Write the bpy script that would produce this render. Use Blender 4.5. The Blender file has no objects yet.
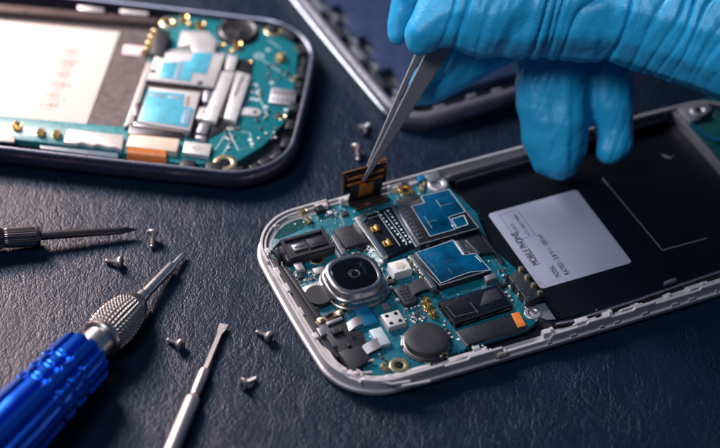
import bpy, bmesh, math, random
import numpy as np
from mathutils import Vector, Matrix, noise
random.seed(7)
PI = math.pi
C = bpy.context.scene.collection
# All lengths below are in centimetres; the whole scene is brought to metres at the end.
# ------------------------------------------------------------------ camera model
F_PX, PITCH, ROLL, DIST = 2000.9, .748, .0602, 55.341
Fv = Vector((0, math.cos(PITCH), -math.sin(PITCH))); R0 = Vector((1, 0, 0)); U0 = R0.cross(Fv)
Rv = R0*math.cos(ROLL)+U0*math.sin(ROLL); Uv = -R0*math.sin(ROLL)+U0*math.cos(ROLL)
CAM = -Fv*DIST
def at(px, py, z=0.0):
    d = Rv*((px-360)/F_PX)+Uv*((224-py)/F_PX)+Fv
    return CAM+d*((z-CAM.z)/d.z)

# ------------------------------------------------------------------ mesh helpers
def area2(p): return sum(p[i][0]*p[(i+1) % len(p)][1]-p[(i+1) % len(p)][0]*p[i][1] for i in range(len(p)))
def ccw(p): return list(p) if area2(p) > 0 else list(p)[::-1]
def offset(p, d):
    n = len(p); out = []
    for i in range(n):
        a, b, c = Vector(p[i-1][:2]), Vector(p[i][:2]), Vector(p[(i+1) % n][:2])
        e1 = (b-a); e2 = (c-b)
        e1 = e1.normalized() if e1.length > 1e-9 else Vector((1, 0)); e2 = e2.normalized() if e2.length > 1e-9 else e1
        n1 = Vector((-e1.y, e1.x)); n2 = Vector((-e2.y, e2.x)); m = (n1+n2)
        if m.length < 1e-6: m = n1
        m.normalize(); k = d/max(.45, m.dot(n1)); q = b+m*k; out.append((q.x, q.y))
    return out
def rounded(p, r, n=4):
    p = ccw(p); out = []; N = len(p)
    for i in range(N):
        a, b, c = Vector(p[i-1]), Vector(p[i]), Vector(p[(i+1) % N])
        rr = min(r, (a-b).length*.48, (c-b).length*.48)
        s = b+(a-b).normalized()*rr; e = b+(c-b).normalized()*rr
        for k in range(n+1):
            t = k/n; q = s*(1-t)**2+b*2*t*(1-t)+e*t*t; out.append((q.x, q.y))
    return out
def rect(cx, cy, lx, ly, rot=0.0):
    c, s = math.cos(rot), math.sin(rot)
    return [(cx+c*x*lx/2-s*y*ly/2, cy+s*x*lx/2+c*y*ly/2) for x, y in ((-1, -1), (1, -1), (1, 1), (-1, 1))]
def circ(cx, cy, r, n=32, ry=None, rot=0):
    ry = ry or r; c, s = math.cos(rot), math.sin(rot)
    return [(cx+c*r*math.cos(2*PI*i/n)-s*ry*math.sin(2*PI*i/n), cy+s*r*math.cos(2*PI*i/n)+c*ry*math.sin(2*PI*i/n)) for i in range(n)]
class MB:
    def __init__(s): s.v = []; s.f = []; s.m = []
    def add(s, V, Fc, mi=0):
        b = len(s.v); s.v += [tuple(x) for x in V]; s.f += [tuple(i+b for i in f) for f in Fc]; s.m += [mi]*len(Fc); return s
    def rings(s, rs, mi=0, cap0=True, cap1=True, closed=False):
        n = len(rs[0]); V = [p for r in rs for p in r]; Fc = []
        m = len(rs)
        for k in range(m if closed else m-1):
            for i in range(n):
                j = (i+1) % n; k2 = (k+1) % m
                Fc.append((k*n+i, k*n+j, k2*n+j, k2*n+i))
        if not closed:
            if cap0: Fc.append(tuple(reversed(range(n))))
            if cap1: Fc.append(tuple((m-1)*n+i for i in range(n)))
        return s.add(V, Fc, mi)
    def prism(s, p, z0, z1, bev=.012, mi=0):
        p = ccw(p); rs = [[(x, y, z0) for x, y in p]]
        if bev > 0:
            rs.append([(x, y, z1-bev) for x, y in p]); q = offset(p, bev*.35); rs.append([(x, y, z1-bev*.3) for x, y in q])
            q = offset(p, bev); rs.append([(x, y, z1) for x, y in q])
        else: rs.append([(x, y, z1) for x, y in p])
        return s.rings(rs, mi)
    def box(s, cx, cy, lx, ly, z0, z1, rot=0, bev=.01, mi=0): return s.prism(rect(cx, cy, lx, ly, rot), z0, z1, bev, mi)
    def frame(s, p, w, z0, z1, mi=0):      # closed band along a polygon
        p = ccw(p); q = offset(p, w); b = min(w, z1-z0)*.15
        R = [[(x, y, z0) for x, y in p], [(x, y, z1-b) for x, y in p], [(x, y, z1) for x, y in offset(p, b)],
             [(x, y, z1) for x, y in offset(p, w-b)], [(x, y, z1-b) for x, y in q], [(x, y, z0) for x, y in q]]
        return s.rings(R, mi, closed=True)
    def sweep(s, p, prof, mi=0):           # prof: (inset, z) closed
        p = ccw(p); return s.rings([[(x, y, z) for x, y in offset(p, d)] for d, z in prof], mi, closed=True)
    def lathe(s, cx, cy, prof, n=40, mi=0):
        return s.rings([[(cx+r*math.cos(2*PI*i/n), cy+r*math.sin(2*PI*i/n), z) for i in range(n)] for r, z in prof], mi)
    def xlathe(s, prof, n=48, rf=None, mi=0, y0=0, z0=0):  # about the local x axis, prof (x, r)
        rs = []
        for x, r in prof:
            rs.append([(x, y0+(rf(x, a, r) if rf else r)*math.cos(a), z0+(rf(x, a, r) if rf else r)*math.sin(a)) for a in [2*PI*i/n for i in range(n)]])
        return s.rings(rs, mi)
    def tube(s, path, r, n=8, mi=0, flat=1.0):
        rs = []; P = [Vector(p) for p in path]
        for i, p in enumerate(P):
            t = (P[min(i+1, len(P)-1)]-P[max(i-1, 0)]).normalized()
            a = t.cross(Vector((0, 0, 1)));  a = a.normalized() if a.length > 1e-4 else Vector((1, 0, 0)); b = a.cross(t)
            rr = r[i] if isinstance(r, (list, tuple)) else r
            rs.append([p+a*rr*math.cos(2*PI*k/n)+b*rr*flat*math.sin(2*PI*k/n) for k in range(n)])
        return s.rings(rs, mi)
    def strip(s, path, w, th, mi=0):       # flat ribbon with thickness; path of 3-D points, w = side vector
        w = Vector(w); rs = []; P = [Vector(p) for p in path]
        for i, p in enumerate(P):
            t = (P[min(i+1, len(P)-1)]-P[max(i-1, 0)]).normalized(); n = t.cross(w).normalized()*th/2
            rs.append([p-w/2-n, p+w/2-n, p+w/2+n, p-w/2+n])
        return s.rings(rs, mi)
    def build(s, name, mats, parent=None, label=None, smooth=35, stuff=False):
        me = bpy.data.meshes.new(name); me.from_pydata(s.v, [], s.f)
        for m in (mats if isinstance(mats, (list, tuple)) else [mats]): me.materials.append(m)
        me.polygons.foreach_set('material_index', s.m)
        bm = bmesh.new(); bm.from_mesh(me); bmesh.ops.recalc_face_normals(bm, faces=bm.faces); bm.to_mesh(me); bm.free()
        me.polygons.foreach_set('use_smooth', [True]*len(me.polygons)); me.set_sharp_from_angle(angle=math.radians(smooth)); me.update()
        o = bpy.data.objects.new(name, me); C.objects.link(o); o.parent = parent
        if label: o['label'] = label
        if stuff: o['kind'] = 'stuff'
        return o
def thing(name, label, cat, loc=(0, 0, 0), rot=(0, 0, 0), group=None):
    o = bpy.data.objects.new(name, None); o.empty_display_size = .005; C.objects.link(o)
    o.location = loc; o.rotation_euler = rot; o['label'] = label; o['category'] = cat
    if group: o['group'] = group
    return o
def text_mesh(txt, size):
    cu = bpy.data.curves.new('lettering', 'FONT'); cu.body = txt; cu.size = size; cu.extrude = .002; cu.resolution_u = 3
    o = bpy.data.objects.new('lettering', cu); C.objects.link(o)
    dg = bpy.context.evaluated_depsgraph_get(); dg.update()
    me = bpy.data.meshes.new_from_object(o.evaluated_get(dg))
    V = [tuple(v.co) for v in me.vertices]; Fc = [tuple(p.vertices) for p in me.polygons]
    bpy.data.objects.remove(o); bpy.data.curves.remove(cu); bpy.data.meshes.remove(me)
    return V, Fc
def put_text(mb, txt, size, x, y, z, rot, mi=0, sx=1.0):
    V, Fc = text_mesh(txt, size); c, s = math.cos(rot), math.sin(rot)
    mb.add([(x+c*a*sx-s*b, y+s*a*sx+c*b, z+d) for a, b, d in V], Fc, mi)
    return max(v[0] for v in V)*sx

# ------------------------------------------------------------------ materials
def lin(h):
    h = h.lstrip('#'); v = [int(h[i:i+2], 16)/255 for i in (0, 2, 4)]
    return tuple((x/12.92 if x <= .04045 else ((x+.055)/1.055)**2.4) for x in v)+(1,)
def mat(name, col, rough=.5, metal=0, var=.15, vs=3.0, bump=0, bs=20.0, coat=0, spec=.5, rvar=.12, dirt=0, sss=0, aniso=None):
    m = bpy.data.materials.new(name); m.use_nodes = True; nt = m.node_tree; N = nt.nodes; L = nt.links
    var = var*.5 if metal > .5 else var
    b = N['Principled BSDF']; col = tuple(col)+(1,) if len(col) == 3 else col
    tc = N.new('ShaderNodeTexCoord'); mp = N.new('ShaderNodeMapping'); mp.inputs['Scale'].default_value = (100, 100, 100)
    L.new(tc.outputs['Object'], mp.inputs['Vector'])
    if aniso: mp.inputs['Scale'].default_value = tuple(100*a for a in aniso)
    n1 = N.new('ShaderNodeTexNoise'); n1.inputs['Scale'].default_value = vs; n1.inputs['Detail'].default_value = 6
    L.new(mp.outputs[0], n1.inputs['Vector'])
    mr = N.new('ShaderNodeMapRange'); mr.inputs[1].default_value = .3; mr.inputs[2].default_value = .7
    mr.inputs[3].default_value = 1-var; mr.inputs[4].default_value = 1+var; L.new(n1.outputs['Fac'], mr.inputs[0])
    mx = N.new('ShaderNodeMix'); mx.data_type = 'RGBA'; mx.blend_type = 'MULTIPLY'; mx.inputs[0].default_value = 1
    mx.inputs[6].default_value = col; L.new(mr.outputs[0], mx.inputs[7]); L.new(mx.outputs[2], b.inputs['Base Color'])
    n2 = N.new('ShaderNodeTexNoise'); n2.inputs['Scale'].default_value = vs*4.3; n2.inputs['Detail'].default_value = 5
    L.new(mp.outputs[0], n2.inputs['Vector'])
    r2 = N.new('ShaderNodeMapRange'); r2.inputs[1].default_value = .3; r2.inputs[2].default_value = .7
    rv = min(rvar, .04) if metal > .5 else rvar
    r2.inputs[3].default_value = max(.03, rough-rv); r2.inputs[4].default_value = min(1, rough+rv)
    L.new(n2.outputs['Fac'], r2.inputs[0]); L.new(r2.outputs[0], b.inputs['Roughness'])
    b.inputs['Metallic'].default_value = metal; b.inputs['Specular IOR Level'].default_value = spec
    if coat: b.inputs['Coat Weight'].default_value = coat; b.inputs['Coat Roughness'].default_value = .12
    if sss: b.inputs['Subsurface Weight'].default_value = sss; b.inputs['Subsurface Radius'].default_value = (.0005, .0012, .002); b.inputs['Subsurface Scale'].default_value = 1
    if bump:
        n3 = N.new('ShaderNodeTexNoise'); n3.inputs['Scale'].default_value = bs; n3.inputs['Detail'].default_value = 4
        L.new(mp.outputs[0], n3.inputs['Vector']); bp = N.new('ShaderNodeBump'); bp.inputs['Strength'].default_value = 1
        bp.inputs['Distance'].default_value = bump*.01*(.35 if metal > .5 else 1); L.new(n3.outputs['Fac'], bp.inputs['Height']); L.new(bp.outputs[0], b.inputs['Normal'])
    return m
def pcb_mat(name, base, light, dark):
    m = mat(name, base, .38, 0, .12, 2.0, coat=.25); nt = m.node_tree; N = nt.nodes; L = nt.links; b = N['Principled BSDF']
    mp = [n for n in N if n.type == 'MAPPING'][0]; src = b.inputs['Base Color'].links[0].from_socket
    br = N.new('ShaderNodeTexBrick'); br.inputs['Scale'].default_value = 3.1; br.inputs['Mortar Size'].default_value = .018
    br.inputs['Color1'].default_value = (0, 0, 0, 1); br.inputs['Color2'].default_value = (.25, .25, .25, 1); br.inputs['Mortar'].default_value = (1, 1, 1, 1)
    br.offset = .37; br.squash = 1.7; br.squash_frequency = 3
    L.new(mp.outputs[0], br.inputs['Vector'])
    mx = N.new('ShaderNodeMix'); mx.data_type = 'RGBA'; mx.inputs[7].default_value = tuple(light)[:3]+(1,)
    ml = N.new('ShaderNodeMath'); ml.operation = 'MULTIPLY'; ml.inputs[1].default_value = .45
    L.new(br.outputs['Color'], ml.inputs[0]); L.new(ml.outputs[0], mx.inputs[0]); L.new(src, mx.inputs[6])
    vo = N.new('ShaderNodeTexVoronoi'); vo.inputs['Scale'].default_value = 7; L.new(mp.outputs[0], vo.inputs['Vector'])
    lt = N.new('ShaderNodeMath'); lt.operation = 'LESS_THAN'; lt.inputs[1].default_value = .12; L.new(vo.outputs['Distance'], lt.inputs[0])
    m2 = N.new('ShaderNodeMix'); m2.data_type = 'RGBA'; m2.inputs[7].default_value = tuple(light)[:3]+(1,); L.new(lt.outputs[0], m2.inputs[0])
    L.new(mx.outputs[2], m2.inputs[6]); L.new(m2.outputs[2], b.inputs['Base Color'])
    return m
M = {}
M['rimA'] = mat('pale_plastic_frame', lin('#c2b9ba'), .42, .1, .08, 4, bump=.003, bs=30)
M['rimA2'] = mat('worn_bezel', lin('#bab0b2'), .34, .3, .1, 3)
M['silver'] = mat('brushed_steel', (.62, .6, .6), .32, 1, .12, 6, bump=.001, bs=60)
M['steel'] = mat('bright_steel', (.72, .7, .69), .2, 1, .08, 6)
M['tweez'] = mat('satin_steel', (.27, .245, .255), .36, 1, .04, 6, bump=.0005, bs=40, aniso=(1, 1, 8))
M['darksteel'] = mat('blackened_steel', (.13, .115, .12), .35, 1, .2, 5)
M['satin'] = mat('matt_tin', (.5, .46, .48), .45, .85, .12, 8, bump=.002, bs=30)
M['white'] = mat('white_ceramic', (.72, .68, .66), .4, 0, .06, 5)
M['tin'] = mat('pale_tin_plate', (.60, .56, .55), .42, .35, .06, 3, bump=.001, bs=20)
M['gold'] = mat('gold_plating', (.86, .56, .22), .28, 1, .2, 8)
M['palegold'] = mat('pale_gold_plating', (.9, .72, .42), .3, 1, .15, 8)
M['copper'] = mat('copper', (.75, .33, .17), .32, 1, .2, 8)
M['black'] = mat('black_plastic', (.012, .012, .016), .42, 0, .3, 5, bump=.003, bs=40)
M['blackgloss'] = mat('gloss_black', (.005, .005, .009), .3, 0, .3, 2, coat=.1, rvar=.05)
M['bay'] = mat('black_film', (.003, .0035, .007), .42, 0, .1, 1.5, spec=.22, rvar=.015)
M['bayB'] = mat('overexposed_black_film', (.12, .095, .095), .35, 0, .1, 1.5)  # black bay film, its overexposed glare painted in as brown-grey
M['charcoal'] = mat('charcoal_plastic', (.017, .0165, .022), .5, 0, .15, 5, spec=.4, bump=.004, bs=40)
M['chip'] = mat('dark_chip', (.018, .017, .022), .45, 0, .12, 4, bump=.002, bs=60)
M['grey'] = mat('grey_metal', (.3, .29, .32), .4, .7, .15, 6)
M['rubber'] = mat('rubber_disc', (.011, .0105, .015), .55, 0, .2, 8, bump=.004, bs=50)
M['greyflex'] = mat('grey_flex', (.24, .22, .24), .4, .3, .1, 4)
M['foam'] = mat('pale_foil', (.55, .6, .66), .35, .3, .08, 4)
M['film'] = mat('blue_film', (.0, .070, .155), .25, .2, .5, 2.2, bump=.004, bs=5, coat=.5, rvar=.1)
M['filmL'] = mat('light_blue_film', (.09, .42, .55), .35, .1, .2, 2.0, bump=.002, bs=5)
M['filmD'] = mat('grey_blue_film', (.22, .33, .42), .4, .1, .1, 2.0)
M['teal'] = pcb_mat('teal_circuit_board', (.0, .088, .13), (.02, .22, .27), (0, .05, .08))
M['tealB'] = pcb_mat('green_circuit_board', (.0, .14, .17), (.05, .3, .33), (0, .05, .08))
M['trace'] = mat('board_trace', (.0, .15, .20), .35, 0, .1, 3)
M['darkteal'] = mat('dark_teal_mask', (.0, .05, .055), .35, 0, .2, 3)
M['blue'] = mat('blue_connector', (.0, .11, .24), .4, 0, .15, 6)
M['orange'] = mat('orange_flex', (.75, .2, .04), .35, .1, .15, 8)
M['amber'] = mat('amber_flex', (.5, .16, .03), .3, .3, .4, 9, coat=.4)
M['tan'] = mat('tan_stiffener', (.62, .5, .4), .5, 0, .08, 4)
M['brown'] = mat('brown_capacitor', (.2, .12, .08), .45, 0, .2, 9)
M['ink'] = mat('dark_ink', (.03, .03, .04), .6, 0, .1, 5)
M['inkf'] = mat('faded_ink', (.40, .33, .31), .6, 0, .2, 5)
M['silk'] = mat('white_silkscreen', (.6, .68, .7), .6, 0, .1, 5)
M['label'] = mat('grey_label_paper', lin('#a9a5b8'), .42, 0, .08, .7, spec=.4, bump=.002, bs=3)
M['labelB'] = mat('white_label_paper', (.66, .63, .60), .45, 0, .02, 1, spec=.4)
M['pink'] = mat('pink_sticker', (.8, .62, .68), .45, 0, .04, 3)
M['rimB'] = mat('navy_gloss_bezel', (.028, .028, .055), .24, .3, .2, 2, coat=.5)
M['rimC'] = mat('pearl_bezel', lin('#6d6470'), .48, .1, .08, 2)
M['panelC'] = mat('violet_blue_panel', (.03, .045, .105), .35, .1, .12, 2, coat=.3)
M['anod'] = mat('blue_anodised_aluminium', (.008, .12, .75), .22, .88, .03, 2, rvar=.02)
M['knurl'] = mat('knurled_steel', (.52, .45, .43), .3, 1, .12, 6)
M['lens'] = mat('lens_glass', (.003, .003, .005), .08, 0, 0, 3, spec=.3, rvar=.02)
M['camring'] = mat('camera_ring', (.5, .46, .47), .27, 1, .03, 4, rvar=.03)
M['satinhandle'] = mat('satin_nickel', (.62, .56, .55), .42, 1, .08, 6, bump=.002, bs=50)

def leather():
    m = bpy.data.materials.new('navy_leather'); m.use_nodes = True; nt = m.node_tree; N = nt.nodes; L = nt.links; b = N['Principled BSDF']
    tc = N.new('ShaderNodeTexCoord'); mp = N.new('ShaderNodeMapping'); mp.inputs['Scale'].default_value = (100, 100, 100); L.new(tc.outputs['Object'], mp.inputs[0])
    w = N.new('ShaderNodeTexNoise'); w.inputs['Scale'].default_value = 1.6; w.inputs['Detail'].default_value = 4; L.new(mp.outputs[0], w.inputs['Vector'])
    def math_(op, a, b_=None, c=None):
        n = N.new('ShaderNodeMath'); n.operation = op
        for i, x in enumerate((a, b_, c)):
            if x is None: continue
            if isinstance(x, (int, float)): n.inputs[i].default_value = x
            else: L.new(x, n.inputs[i])
        return n.outputs[0]
    def vor(scale, warp, stretch, ang):
        m2 = N.new('ShaderNodeMapping'); m2.inputs['Rotation'].default_value = (0, 0, ang); m2.inputs['Scale'].default_value = (scale*stretch, scale/stretch, scale)
        ad = N.new('ShaderNodeVectorMath'); ad.operation = 'MULTIPLY_ADD'; L.new(w.outputs['Color'], ad.inputs[0]); ad.inputs[1].default_value = (warp,)*3; L.new(mp.outputs[0], ad.inputs[2])
        L.new(ad.outputs[0], m2.inputs[0]); v = N.new('ShaderNodeTexVoronoi'); v.feature = 'DISTANCE_TO_EDGE'; v.inputs['Scale'].default_value = 1; v.voronoi_dimensions = '2D'
        L.new(m2.outputs[0], v.inputs['Vector']); r = N.new('ShaderNodeMapRange'); r.interpolation_type = 'SMOOTHSTEP'; r.inputs[1].default_value = 0; r.inputs[2].default_value = .22; L.new(v.outputs['Distance'], r.inputs[0]); return r.outputs[0]
    def noi(scale, det, stretch=1, ang=0, dist=0):
        m2 = N.new('ShaderNodeMapping'); m2.inputs['Rotation'].default_value = (0, 0, ang); m2.inputs['Scale'].default_value = (stretch, 1/stretch, 1); L.new(mp.outputs[0], m2.inputs[0])
        n = N.new('ShaderNodeTexNoise'); n.inputs['Scale'].default_value = scale; n.inputs['Detail'].default_value = det; n.inputs['Distortion'].default_value = dist; L.new(m2.outputs[0], n.inputs['Vector']); return n.outputs['Fac']
    def ridge(scale, det, st, ang, dist, gain):
        x = noi(scale, det, st, ang, dist); x = math_('ABSOLUTE', math_('SUBTRACT', x, .5)); return math_('MINIMUM', math_('MULTIPLY', x, gain), 1.0)
    a = vor(10, .25, 1.1, .5); c = vor(5.2, .45, 1.3, -.6); d = noi(24, 4, 1, 0, .3)
    e = ridge(1.3, 5, 1.5, .9, .9, 16); g = ridge(3.0, 5, 1.2, -.5, .8, 8); k = ridge(7.5, 3, 1.1, .2, .5, 5)
    h = math_('MULTIPLY', a, .30); h = math_('MULTIPLY_ADD', c, .30, h); h = math_('MULTIPLY_ADD', d, .22, h); h = math_('MULTIPLY_ADD', e, .55, h); h = math_('MULTIPLY_ADD', g, .40, h); h = math_('MULTIPLY_ADD', k, .22, h); wear = noi(.55, 3); wear = math_('MULTIPLY_ADD', wear, 1.5, -.05); h = math_('MULTIPLY', h, wear)
    bp = N.new('ShaderNodeBump'); bp.inputs['Strength'].default_value = 1; bp.inputs['Distance'].default_value = LEATHER_BUMP; L.new(h, bp.inputs['Height']); L.new(bp.outputs[0], b.inputs['Normal'])
    cr = N.new('ShaderNodeValToRGB'); cr.color_ramp.elements[0].position = .35; cr.color_ramp.elements[0].color = (.0018, .0065, .021, 1); cr.color_ramp.elements[1].position = .7; cr.color_ramp.elements[1].color = (.0038, .0105, .029, 1)
    L.new(noi(.7, 7), cr.inputs[0]); L.new(cr.outputs[0], b.inputs['Base Color'])
    rr = N.new('ShaderNodeMapRange'); rr.inputs[3].default_value = .36; rr.inputs[4].default_value = .52; L.new(noi(4, 5), rr.inputs[0]); L.new(rr.outputs[0], b.inputs['Roughness'])
    b.inputs['Specular IOR Level'].default_value = .29; b.inputs['Specular Tint'].default_value = (.82, .88, 1, 1)
    return m
LEATHER_BUMP = .00013
M['leather'] = leather()
def glove_mat():
    m = mat('blue_nitrile', (.014, .34, .62), .46, 0, .06, 1.5, sss=.10, spec=.45, rvar=.06); nt = m.node_tree; N = nt.nodes; L = nt.links; b = N['Principled BSDF']
    mp = [n for n in N if n.type == 'MAPPING'][0]
    n1 = N.new('ShaderNodeTexNoise'); n1.inputs['Scale'].default_value = 16; n1.inputs['Detail'].default_value = 4
    n2 = N.new('ShaderNodeTexNoise'); n2.inputs['Scale'].default_value = 3.0; n2.inputs['Detail'].default_value = 5; n2.inputs['Distortion'].default_value = .8
    L.new(mp.outputs[0], n1.inputs['Vector']); L.new(mp.outputs[0], n2.inputs['Vector'])
    ml = N.new('ShaderNodeMath'); ml.operation = 'MULTIPLY_ADD'; ml.inputs[1].default_value = 3.0; L.new(n2.outputs['Fac'], ml.inputs[0]); L.new(n1.outputs['Fac'], ml.inputs[2])
    bp = N.new('ShaderNodeBump'); bp.inputs['Distance'].default_value = .00007; L.new(ml.outputs[0], bp.inputs['Height']); L.new(bp.outputs[0], b.inputs['Normal'])
    return m
M['glove'] = glove_mat()

# ------------------------------------------------------------------ setting
tb = MB(); tb.v = [(-90, -60, 0), (90, -60, 0), (90, 120, 0), (-90, 120, 0)]; tb.f = [(0, 1, 2, 3)]; tb.m = [0]
tt = tb.build('table_top', M['leather']); tt['kind'] = 'structure'; tt['label'] = 'dark navy crinkled leather work surface'

# ------------------------------------------------------------------ phone frames of reference
class Frame:
    def __init__(s, org, ang): s.o = Vector(org); s.a = ang; s.c = math.cos(ang); s.s = math.sin(ang)
    def L(s, px, py, z):
        q = at(px, py, z)-s.o; return (q.x*s.c+q.y*s.s, -q.x*s.s+q.y*s.c)
    def poly(s, pts, z): return [s.L(x, y, z) for x, y in pts]
    def rect4(s, pts, z, rot=0):   # best rectangle in the phone's own axes
        P = s.poly(pts, z); cx = sum(p[0] for p in P)/4; cy = sum(p[1] for p in P)/4
        c, n = math.cos(-rot), math.sin(-rot); Q = [((x-cx)*c-(y-cy)*n, (x-cx)*n+(y-cy)*c) for x, y in P]
        xs = sorted(q[0] for q in Q); ys = sorted(q[1] for q in Q)
        lx = (xs[2]+xs[3]-xs[0]-xs[1])/2; ly = (ys[2]+ys[3]-ys[0]-ys[1])/2
        return cx, cy, abs(lx), abs(ly)

def phone_outline(x0, x1, y0, y1, r, bulge, n=14, step=.35):
    """rounded rectangle whose four sides bow out slightly"""
    cx, cy = (x0+x1)/2, (y0+y1)/2; hx, hy = (x1-x0)/2, (y1-y0)/2; out = []
    for qx, qy, a0 in ((1, 1, 0), (-1, 1, PI/2), (-1, -1, PI), (1, -1, 1.5*PI)):
        for k in range(n+1):
            a = a0+PI/2*k/n; out.append((cx+qx*(hx-r)+r*math.cos(a), cy+qy*(hy-r)+r*math.sin(a)))
    dense = []
    for i in range(len(out)):
        a = out[i]; b = out[(i+1) % len(out)]; L = math.dist(a, b); m = max(1, int(L/step))
        for k in range(m): dense.append((a[0]+(b[0]-a[0])*k/m, a[1]+(b[1]-a[1])*k/m))
    res = []
    for x, y in dense:
        u = (x-cx)/hx; v = (y-cy)/hy
        res.append((x+math.copysign(bulge*(1-v*v), u)*abs(u)**3, y+math.copysign(bulge*.8*(1-u*u), v)*abs(v)**3))
    return res

def cap_mb(mb, x, y, rot, l=.085, w=.045, h=.045, z=.42):   # surface mount piece: body with two tinned ends
    c, s = math.cos(rot), math.sin(rot)
    mb.box(x, y, l*.55, w, z, z+h*.94, rot, .004, 0)
    for k in (-1, 1): mb.box(x+c*k*l*.39, y+s*k*l*.39, l*.24, w*1.04, z, z+h, rot, .006, 1)
def small_part(name, x, y, rot, root, body, l=.085, w=.045, h=.045, z=.42):
    mb = MB(); cap_mb(mb, x, y, rot, l, w, h, z); return mb.build(name, [body, M['steel']], root)
def ring_part(name, x, y, r, z, root, m_ring, hole=.5, h=.03, m_hole=None, label=None):
    mb = MB(); mb.rings([[(a, b, zz) for a, b in circ(x, y, rr, 36)] for rr, zz in ((r, z), (r, z+h*.7), (r*.93, z+h), (r*(hole+.12), z+h), (r*hole, z+h*.6), (r*hole, z))], 0, closed=True)
    o = mb.build(name, m_ring, root, label)
    mb = MB(); mb.lathe(x, y, [(r*hole*.98, z), (r*hole*.98, z+.006)], 24); mb.build('screw_hole', m_hole or M['blackgloss'], o)
    return o
def clip_part(x, y, rot, root, z, s=1.0, m=None, name='contact_clip'):   # folded spring contact
    c, n = math.cos(rot), math.sin(rot); mb = MB()
    def w(u, v, h): return (x+(u*c-v*n)*s, y+(u*n+v*c)*s, z+h*s)
    mb.box(x, y, .2*s, .15*s, z, z+.03*s, rot, .005)
    pr = [(-.09, .03), (-.085, .1), (-.04, .15), (.02, .14), (.07, .09), (.1, .1)]
    mb.strip([w(u, 0, h) for u, h in pr], (-n*.1*s, c*.1*s, 0), .016*s)
    mb.box(x+(-.02*c-.085*n)*s, y+(-.02*n+.085*c)*s, .1*s, .02*s, z+.0, z+.09*s, rot, .004)
    return mb.build(name, m or M['gold'], root)

# =================================================================== PHONE A (centre)
ORG_A = (-2.5896, -1.6908, 0); AA = .462
A = Frame(ORG_A, AA); ZB = .40
pa = thing('smartphone', 'opened phone with pale frame and square camera ring, under the gloved hand', 'smartphone', ORG_A, (0, 0, AA))
outA = phone_outline(-.10, 15.4, -5.78, 1.12, 1.45, .12, 22, .07)
# outer bezel
mb = MB(); mb.sweep(outA, [(.10, .0), (.03, .05), (.0, .12), (.01, .20), (.07, .235), (.34, .235), (.38, .0)]); mb.build('bezel', M['rimA2'], pa)
# upright inner frame wall with broken edge
p = ccw(outA); n = len(p); mb = MB()
def wall_h(x, y):
    c_ = int((x*.9-y*1.3)*1.6+50); v = noise.noise(Vector((c_*3.7, 1.3, 3.1)))
    if y > .3 and x > 4.6: return .56
    if y < -5.0 and 4.35 < x < 5.75: return .36
    return .56 if v > -.12 else .49
def wall_h2(x, y):
    if y > .3 and x > 4.6: return .30
    if y < -5.0 and 4.35 < x < 5.75: return .30
    return wall_h(x+.33, y)
for d0, d1, zb, dz in ((.07, .15, .23, 0), (.18, .25, .23, -.05), (.26, .40, .20, -.15)):
    R = []
    o0, o1 = offset(p, d0), offset(p, d1)
    hs = [(wall_h if d0 < .1 else wall_h2)(*q)+dz for q in p]
    R = [[(x, y, zb) for x, y in o0], [(x, y, h-.02) for (x, y), h in zip(o0, hs)], [(x, y, h) for (x, y), h in zip(offset(p, d0+.02), hs)],
         [(x, y, h) for (x, y), h in zip(offset(p, d1-.015), hs)], [(x, y, h-.02) for (x, y), h in zip(o1, hs)], [(x, y, zb) for x, y in o1]]
    mb.rings(R, 0, closed=True)
mb.build('inner_frame', M['rimA'], pa)
# clip lugs standing on the frame
def rim_point(i, d): q = offset(p, d)[i % n]; return q
off22 = offset(p, .24); off16 = offset(p, .14)
cum = 0; last = off22[0]; nxt = .5; lug = 0
for i in range(n):
    a = off22[i]; b = off22[(i+1) % n]; cum += math.dist(a, b)
    if cum > nxt and a[0] < 12.5 and not (a[1] > .2 and a[0] > 5.0) and not (4.0 < a[0] < 5.7 and a[1] < -5):
        ang = math.atan2(b[1]-a[1], b[0]-a[0]); L_ = random.uniform(.14, .5); mb = MB()
        q = off22[i]; hh = random.uniform(.45, .56)
        mb.box(q[0], q[1], L_, .16, .24, hh, ang, .02)
        if random.random() < .6: mb.box(q[0]+math.cos(ang)*L_*.3, q[1]+math.sin(ang)*L_*.3, .1, .1, .24, hh+.05, ang, .015)
        q2 = off16[i]
        mb.build('frame_clip', M['rimA'], pa); lug += 1; nxt = cum+random.uniform(.55, 1.1)
# dark tray
mb = MB(); inA = offset(p, .20); mb.prism(inA, .04, .15, .0); mb.build('tray', M['black'], pa)
mb = MB()
for k in range(14):   # small pips on the near side of the frame
    x = 5.8+k*.7+random.uniform(-.2, .2); y = -5.78-.09*(1-((x-7.5)/7.9)**2)
    mb.box(x, y+.05, random.uniform(.04, .3), .05, .22, .3, 0, .01)
mb.build('frame_ridge', M['rimA2'], pa)
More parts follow.
